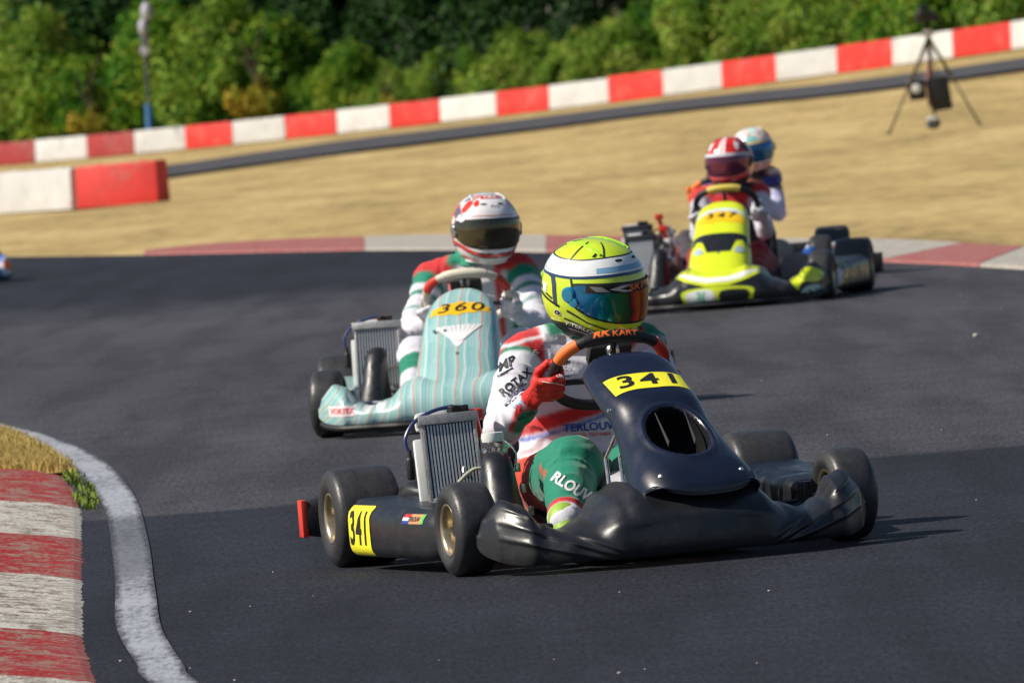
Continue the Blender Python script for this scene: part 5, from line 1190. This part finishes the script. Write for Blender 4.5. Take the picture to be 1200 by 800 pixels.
for (a, b, m, lab) in ((nb[0], nb[1], BR, 'red block of the nearer barrier row, just outside the left edge'), (nb[1], nb[2], BW, ''), (nb[2], nb[3], BW, 'white barrier block of the short nearer row, at the left edge'), (nb[3], nb[4], BR, 'bright red barrier block at the right end of the short nearer row')):
    if lab: barrier(a, b, .475, m, lab, 'plastic blocks of the near barrier row')

# ------------------------------------------------------------------ camera on a tripod standing on the grass
def from_px(px, py, Y):
    d = ray(px, py); return Vector((d.x * Y, Y, CAM_H + d.z * Y))
tp = G(1093, 152, True); tr = empty('camera_tripod', tp, 0, label='camera on a tall black tripod standing on the dry grass at the right', cat='tripod')
TM = mat('tripod_metal', (.055, .05, .045), .45, .5); OL = mat('tripod_legs', (.10, .085, .05), .55, .2)
Y0 = tp.y; L = lambda px, py, dy=0: from_px(px, py, Y0 + dy) - tp
apex = L(1088, 44)
for foot, dy in (((1042, 160), -.25), ((1149, 151), -.1), ((1096, 140), .55)):
    f_ = L(foot[0], foot[1], dy); f_.z = T(tp.x + f_.x, tp.y + f_.y) - tp.z
    a = apex; k = a + (f_ - a) * .45; lg = MB().tube([a, k], .020, 8).tube([k, k + (f_ - a).normalized() * .05], .026, 8).tube([k, f_], .013, 8).build('leg', OL, tr)
    MB().ell(f_ + Vector((0, 0, .015)), (.025, .025, .018), seg=10).build('rubber_foot', INK, lg)
MB().tube([L(1090, 75), L(1087, 28)], .022, 10).build('centre_column', TM, tr)
hd_ = MB(); hd_.box(L(1087, 40), (.13, .12, .05), bev=.01).lathe([(.05, 0), (.055, .03), (.03, .05)], L(1087, 38), (0, 0, 1), 14).build('tripod_head', SIL, tr)
MB().box(L(1084, 20), (.22, .20, .13), bev=.02).box(L(1096, 22), (.10, .1, .08), bev=.01).build('camera_body', INK, tr)
MB().lathe([(.05, 0), (.055, .10), (.045, .12), (.03, .13)], L(1079, 16, -.08), (0, -1, 0), 18).build('lens', BLKM, tr)
MB().box(L(1083, 9), (.12, .10, .05), bev=.01).build('viewfinder', INK, tr)
MB().tube([L(1096, 26), L(1104, 36, -.2)], .008, 6).build('pan_handle', INK, tr)
mn = MB(); mn.box(L(1101, 110), (.24, .16, .38), Matrix.Rotation(R(-6), 3, 'Y'), bev=.02).build('equipment_case', INK, tr)
MB().box(L(1075, 106), (.19, .12, .22), bev=.05).build('camera_bag', BLKM, tr); MB().lathe([(.001, .004), (.05, .003), (.055, 0)], L(1074, 104, -.065), (0, -1, 0), 20).build('white_badge', WHT, tr)
MB().tube([L(1089, 60), L(1088, 96), L(1090, 125)], [.012, .03, .02], 8).build('strap', mat('dusty_pink', (.30, .13, .13), .8), tr)
MB().tube([L(1090, 44), L(1100, 96)], .006, 6).tube([L(1090, 44), L(1073, 98)], .006, 6).build('hanging_cord', INK, tr)
wt = empty('ballast_bag', tp + Vector((0, -.05, 0)), 0, label='small grey ballast bag on the grass under the tripod', cat='bag'); MB().ell((.01, 0, .07), (.085, .07, .07), seg=16).build('sack', mat('grey_canvas', (.12, .12, .14), .8, bump=.4, bscale=30), wt); MB().ell((.01, -.01, .125), (.07, .06, .03), seg=16).build('white_top', WHT, wt)

# ------------------------------------------------------------------ pole with loudspeakers in front of the bushes
pb = G(176, 174, True); pb.y = float(np.polyval(_c, 176 / 600 - 1)) + .7; pb = Vector((ray(176, 168).x * pb.y, pb.y, T(pb.x, pb.y))); po = empty('loudspeaker_pole', pb, 0, label='dark pole with white horn units in front of the bushes at the upper left', cat='pole'); Y1 = pb.y; L1 = lambda px, py, dy=0: from_px(px, py, Y1 + dy) - pb
MB().tube([(0, 0, 0), L1(171, 60), L1(169, -40)], .045, 10).build('pole', mat('pole_grey', (.05, .06, .07), .6), po)
MB().tube([(0, 0, 0), L1(174.5, 122)], .085, 12).build('blue_sleeve', mat('blue_sleeve', (.04, .16, .38), .5), po)
for px, py, r in ((172, 14, .17), (168, 32, .15)): MB().ell(L1(px, py, -.15), (r * .75, .12, r * 1.25), seg=16).build('horn', mat('grey_plastic', (.42, .42, .50), .5), po)
MB().box(L1(170, 46, -.1), (.18, .16, .34), bev=.03).build('control_box', mat('box_grey', (.16, .17, .2), .6), po); MB().lathe([(.001, .01), (.09, .01), (.10, 0)], L1(169.5, 60, -.2), (0, -1, 0), 18).build('white_badge', mat('badge', (.55, .55, .62), .5), po)

# ------------------------------------------------------------------ hedge and trees
def m_leaf(name, stops):
    m = bpy.data.materials.new(name); m.use_nodes = True; n = m.node_tree.nodes; l = m.node_tree.links; b = n['Principled BSDF']
    g = n.new('ShaderNodeNewGeometry'); tc = n.new('ShaderNodeTexCoord'); oi = n.new('ShaderNodeObjectInfo'); t = n.new('ShaderNodeTexNoise'); t.inputs['Scale'].default_value = .9; t.inputs['Detail'].default_value = 3; t.noise_dimensions = '4D'; l.new(tc.outputs['Object'], t.inputs['Vector']); mw = n.new('ShaderNodeMath'); mw.operation = 'MULTIPLY'; mw.inputs[1].default_value = 30; l.new(oi.outputs['Random'], mw.inputs[0]); l.new(mw.outputs[0], t.inputs['W'])
    a = n.new('ShaderNodeMath'); a.operation = 'MULTIPLY_ADD'; l.new(g.outputs['Random Per Island'], a.inputs[0]); a.inputs[1].default_value = .45; l.new(t.outputs[0], a.inputs[2]); c = n.new('ShaderNodeMath'); c.operation = 'SUBTRACT'; l.new(a.outputs[0], c.inputs[0]); c.inputs[1].default_value = .22
    r = ramp(n, stops); l.new(c.outputs[0], r.inputs[0]); l.new(r.outputs[0], b.inputs['Base Color']); b.inputs['Roughness'].default_value = .6; b.inputs['Specular IOR Level'].default_value = .18
    tr_ = n.new('ShaderNodeBsdfTranslucent'); l.new(r.outputs[0], tr_.inputs[0]); mx = n.new('ShaderNodeMixShader'); mx.inputs[0].default_value = .3; l.new(b.outputs[0], mx.inputs[1]); l.new(tr_.outputs[0], mx.inputs[2]); l.new(mx.outputs[0], n['Material Output'].inputs[0])
    return m
LF = [m_leaf('fresh_leaves', [(.22, (.015, .07, .008)), (.42, (.055, .19, .012)), (.58, (.14, .29, .018)), (.76, (.36, .40, .04))]),
      m_leaf('olive_leaves', [(.25, (.05, .14, .015)), (.48, (.17, .31, .03)), (.66, (.30, .42, .06)), (.82, (.44, .42, .10))]),
      m_leaf('shade_dark_leaves', [(.25, (.008, .03, .008)), (.5, (.02, .06, .014)), (.75, (.04, .11, .02))]),  # greens darkened to carry deep shade in the leaf colour
      m_leaf('yellowing_leaves', [(.25, (.12, .17, .02)), (.5, (.32, .32, .03)), (.75, (.55, .36, .04))])]
BARK = mat('bark', (.07, .05, .035), .9, bump=.8, bscale=20, var=.3)
def leaf_mesh(name, rx, ry, rz, nleaf, size, lumps, seed, m, zc=None, hollow=.55):
    rg = np.random.RandomState(seed); zc = rz * .72 if zc is None else zc
    L = rg.normal(size=(lumps, 3)); L /= np.linalg.norm(L, axis=1)[:, None]; L[:, 2] = np.abs(L[:, 2]) * 1.5 - .62; cr_ = rg.uniform(.22, .42, lumps); cen = L * rg.uniform(.50, .95, (lumps, 1))
    i = rg.randint(0, lumps, nleaf); d = rg.normal(size=(nleaf, 3)); d /= np.linalg.norm(d, axis=1)[:, None]; r = rg.uniform(hollow, 1.05, nleaf) ** .7
    p = (cen[i] + d * (cr_[i] * r)[:, None]) * np.array([rx, ry, rz]) + np.array([0, 0, zc]); p[:, 2] = np.abs(p[:, 2]) + .02
    # a scatter of shoots standing out of the outline
    ns = nleaf // 12; j = rg.randint(0, lumps, ns); p[:ns] = (cen[j] * (1 + rg.uniform(.08, .26, (ns, 1)))) * np.array([rx, ry, rz]) + np.array([0, 0, zc]); p[:ns, 2] = np.abs(p[:ns, 2])
    up = d * .7 + rg.normal(size=(nleaf, 3)) * .6 + np.array([0, 0, .5]); up /= np.linalg.norm(up, axis=1)[:, None]; t = np.cross(up, rg.normal(size=(nleaf, 3))); t /= np.linalg.norm(t, axis=1)[:, None]; b = np.cross(up, t); s = size * rg.uniform(.6, 1.4, (nleaf, 1))
    q = np.stack([p - t * s, p - b * s * .45 + up * s * .12, p + t * s, p + b * s * .45 + up * s * .12], 1).reshape(-1, 3)
    me = bpy.data.meshes.new(name); me.vertices.add(len(q)); me.vertices.foreach_set('co', q.ravel()); me.loops.add(nleaf * 4); me.loops.foreach_set('vertex_index', np.arange(nleaf * 4)); me.polygons.add(nleaf); me.polygons.foreach_set('loop_start', np.arange(nleaf) * 4); me.update(calc_edges=True); me.materials.append(m); return me
def stem_mesh(h, r, seed, fork=5, spread=.6):
    rg = random.Random(seed); mb = MB(); a = Vector((0, 0, -.1)); pts = [a] + [Vector((rg.uniform(-.08, .08) * h * k, rg.uniform(-.05, .05) * h * k, h * k)) for k in (.2, .45, .7, 1)]
    mb.tube(spline(pts, 4), [r * (1 - .7 * i / 16) for i in range(17)], 8)
    for q in range(fork):
        k = rg.uniform(.15, .9); s = Vector((0, 0, h * k)); an = rg.uniform(0, 6.28); e = s + Vector((math.cos(an) * spread * h * .5, math.sin(an) * spread * h * .5, h * rg.uniform(.15, .4))); mb.tube([s, (s + e) / 2 + Vector((0, 0, .05 * h)), e], [r * .5, r * .35, r * .15], 6)
    me = bpy.data.meshes.new('stem'); me.from_pydata([tuple(p) for p in mb.v], [], mb.f); me.materials.append(BARK); return me
bush = [leaf_mesh('foliage', 1.5, 1.1, 1.45, 10500, .062, 34, 10 + i, LF[(0, 0, 1, 1, 0)[i]]) for i in range(5)]; shade_bush = [leaf_mesh('foliage', 1.5, 1.1, 1.45, 7000, .075, 30, 60 + i, LF[2]) for i in range(2)]; bstem = [stem_mesh(1.6, .05, i, 7) for i in range(2)]
leaflet = leaf_mesh('foliage', .8, .6, .7, 900, .075, 10, 44, LF[3])
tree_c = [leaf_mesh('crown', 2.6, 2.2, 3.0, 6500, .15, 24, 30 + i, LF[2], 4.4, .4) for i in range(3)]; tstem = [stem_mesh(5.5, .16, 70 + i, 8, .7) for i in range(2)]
def plant(kind, X, Y, s, mesh, stem, label, cat, group, sz=None, cn='foliage', sn='stem'):
    if kind == 'shrub' and X > 2.5: s = min(s, .98)
    r = empty(kind, (X, Y, T(X, Y) - .05), random.uniform(0, 6.28), label=label, cat=cat, group=group); r.scale = (s, s, (sz or s))
    for nme, me in ((cn, mesh), (sn, stem)):
        o = bpy.data.objects.new(nme, me); COL.objects.link(o); o.parent = r
    return r
def bar_at(X):
    for a, b in zip(P_, P_[1:]):
        if X <= b.x: return a.y + (b.y - a.y) * (X - a.x) / (b.x - a.x)
    return P_[-1].y
rg = random.Random(11)
tone = ['bright green', 'mid green', 'olive green', 'pale olive green', 'leafy green']
X = -21; i = 0; seenX = []
while X < 23:
    v = i % 5 if X < 0 else (2, 3, 2, 0, 3)[i % 5]; s = rg.uniform(.66, 1.1) * (1.26 if X < -4.5 else .78 if X < 2.5 else 1.1); Y = bar_at(X) + (2.5 if X < 3 else 4.6) + rg.uniform(-.2, 1.4); seenX.append((X, Y, v, s, 'front')); X += rg.uniform(.7, 1.05); i += 1
X = -22
while X < 24:
    v = (0, 1, 4)[i % 3] if X < -2 else (2, 3, 4)[i % 3]; s = rg.uniform(1.1, 1.45) * (1.15 if X < -6 else .95 if X < 3.5 else 1.3); seenX.append((X, bar_at(X) + 5.8 + rg.uniform(-.6, .8), v, s, 'back')); X += rg.uniform(1.9, 2.5); i += 1
cnt = {}
ONES = ['first', 'second', 'third', 'fourth', 'fifth', 'sixth', 'seventh', 'eighth', 'ninth']
ORD = ONES + ['tenth', 'eleventh', 'twelfth', 'thirteenth', 'fourteenth', 'fifteenth', 'sixteenth', 'seventeenth', 'eighteenth', 'nineteenth']
for t_, tt in (('twentieth', 'twenty'), ('thirtieth', 'thirty'), ('fortieth', 'forty'), ('fiftieth', 'fifty')): ORD += [t_] + [tt + '-' + o for o in ONES]
# soil and litter under the bushes, with the trees' shade mixed into the colour
ug_a = [Vector((p.x, p.y + 1.1 + .35 * noise.noise(Vector((p.x, 0, 0))), 0)) for p in P_]; ug = []
strip('undergrowth', [Vector((p.x, p.y, T(p.x, p.y))) for p in ug_a], [Vector((p.x * 1.4, p.y + 70, T(p.x * 1.4, p.y + 70))) for p in ug_a], m_noise2('shaded_litter', [(.3, (.02, .03, .008)), (.5, (.05, .06, .015)), (.7, (.10, .085, .03))], 1.5), .02, 3, kind='structure')
for X, Y, v, s, row in seenX:
    cnt[row] = cnt.get(row, 0) + 1; o = ORD[cnt[row] - 1]
    side = 'left half' if X < -4 else 'middle' if X < 4 else 'right half'
    dk = row == 'back' and (X < 3.0)  # back row here wears the dark leaves, painting in the deep shade
    plant('shrub', X, Y, s, shade_bush[v % 2] if dk else bush[v], bstem[v % 2], '%s shrub, %s from the left in the %s row behind the barrier' % ('dark green' if dk else tone[v], o, row), 'shrub', 'shrubs behind the far barrier', s * rg.uniform(.9, 1.1))
for X, dy, z, s, lab in ((-8.6, 1.4, 0, .75, 'small yellowing bush at the left behind the barrier, under the dark trees'), (-4.9, 1.5, 0, .9, 'yellowing bush to the right of the loudspeaker pole'), (-2.2, 1.2, 0, .5, 'low dry yellowish bush by the barrier, left of centre')):
    r = plant('shrub', X, bar_at(X) + dy, s, leaflet, bstem[0], lab, 'shrub', 'yellowing bushes'); r.scale.z = s * 1.5
X = -24; i = 0
while X < 26:
    for row in (0, 1):
        x = X + row * 1.4 + rg.uniform(-.4, .4); y = bar_at(x) + 11 + row * 6 + rg.uniform(-1, 1) + (0 if x < 3 else 3)
        i += 1; r = plant('tree', x, y, rg.uniform(.95, 1.25), tree_c[i % 3], tstem[i % 2], 'dark tree, %s from the left in the wood behind the shrubs' % ORD[i - 1], 'tree', 'dark trees of the wood behind the shrubs', None, 'crown', 'trunk')
    X += 2.7
# deep part of the wood
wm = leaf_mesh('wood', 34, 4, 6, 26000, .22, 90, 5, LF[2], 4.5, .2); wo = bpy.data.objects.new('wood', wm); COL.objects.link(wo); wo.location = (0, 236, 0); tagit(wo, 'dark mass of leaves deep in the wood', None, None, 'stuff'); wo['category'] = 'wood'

# ------------------------------------------------------------------ grass blades
def blades(name, places, h, wd, m, seed, label):
    rg = random.Random(seed); v = []; f = []
    for p in places:
        for q in range(3):
            a = rg.uniform(0, 6.28); l_ = rg.uniform(.2, .7) * h; hh = h * rg.uniform(.5, 1.3); b = Vector((p[0] + rg.uniform(-.03, .03), p[1] + rg.uniform(-.03, .03), p[2])); s = Vector((math.sin(a), math.cos(a), 0)) * wd; t = Vector((math.cos(a), math.sin(a), 0)) * l_
            n = len(v); v += [b - s, b + s, b + t * .35 + s * .7 + Vector((0, 0, hh * .6)), b + t * .35 - s * .7 + Vector((0, 0, hh * .6)), b + t + Vector((0, 0, hh))]; f += [(n, n + 1, n + 2, n + 3), (n + 3, n + 2, n + 4)]
    me = bpy.data.meshes.new(name); me.from_pydata([tuple(p) for p in v], [], f); return link(name, me, m, None, False, label=label, kind='stuff')
STRAW = m_noise2('straw', [(.3, (.26, .19, .06)), (.5, (.50, .37, .12)), (.7, (.62, .48, .20))], 30); WEED = m_noise2('weed_green', [(.3, (.08, .14, .02)), (.6, (.22, .30, .05)), (.8, (.42, .46, .08))], 6)
pl_ = []; rg = random.Random(5)
poly = [G(-30, 511), G(0, 512), G(20, 518), G(50, 534), G(72, 550), G(84, 557), G(-30, 559)]
def inside(p, P):
    c = False
    for i in range(len(P)):
        a, b = P[i], P[i - 1]
        if (a.y > p[1]) != (b.y > p[1]) and p[0] < (b.x - a.x) * (p[1] - a.y) / (b.y - a.y) + a.x: c = not c
    return c
while len(pl_) < 6500:
    p = (rg.uniform(-2.6, -1.2), rg.uniform(35, 46), .012)
    if inside(p, poly): pl_.append(p)
blades('dry_grass', pl_, .040, .0022, STRAW, 2, 'dry straw coloured grass on the verge behind the inner kerb')
we = []
for q in range(90):
    y = rg.uniform(bounds[6] - .2, bounds[7] + .2); we.append((kx(y) + rg.gauss(0, .010), y, .0))

for q in range(0):
    y = rg.uniform(24, bounds[6]); we.append((kx(y) + rg.gauss(0, .008), y, .0))
blades('weeds', we, .024, .005, WEED, 3, 'small green weeds growing along the edge of the inner kerb')
# small stones on the asphalt
STN = mat('pale_stone', (.45, .42, .38), .8); mb = MB(); rs = random.Random(9)
for q in range(60):
    g = G(rs.uniform(-100, 1300), rs.uniform(330, 800)); r_ = rs.uniform(.002, .0048); mb.ell((g.x, g.y, r_ * .5), (r_ * rs.uniform(.8, 1.4), r_, r_ * .7), seg=6)
g = G(1144, 395); mb.ell((g.x, g.y, .008), (.014, .012, .011), seg=8)
mb.build('loose_grit', STN, None, kind='stuff', label='pale bits of grit scattered on the asphalt')
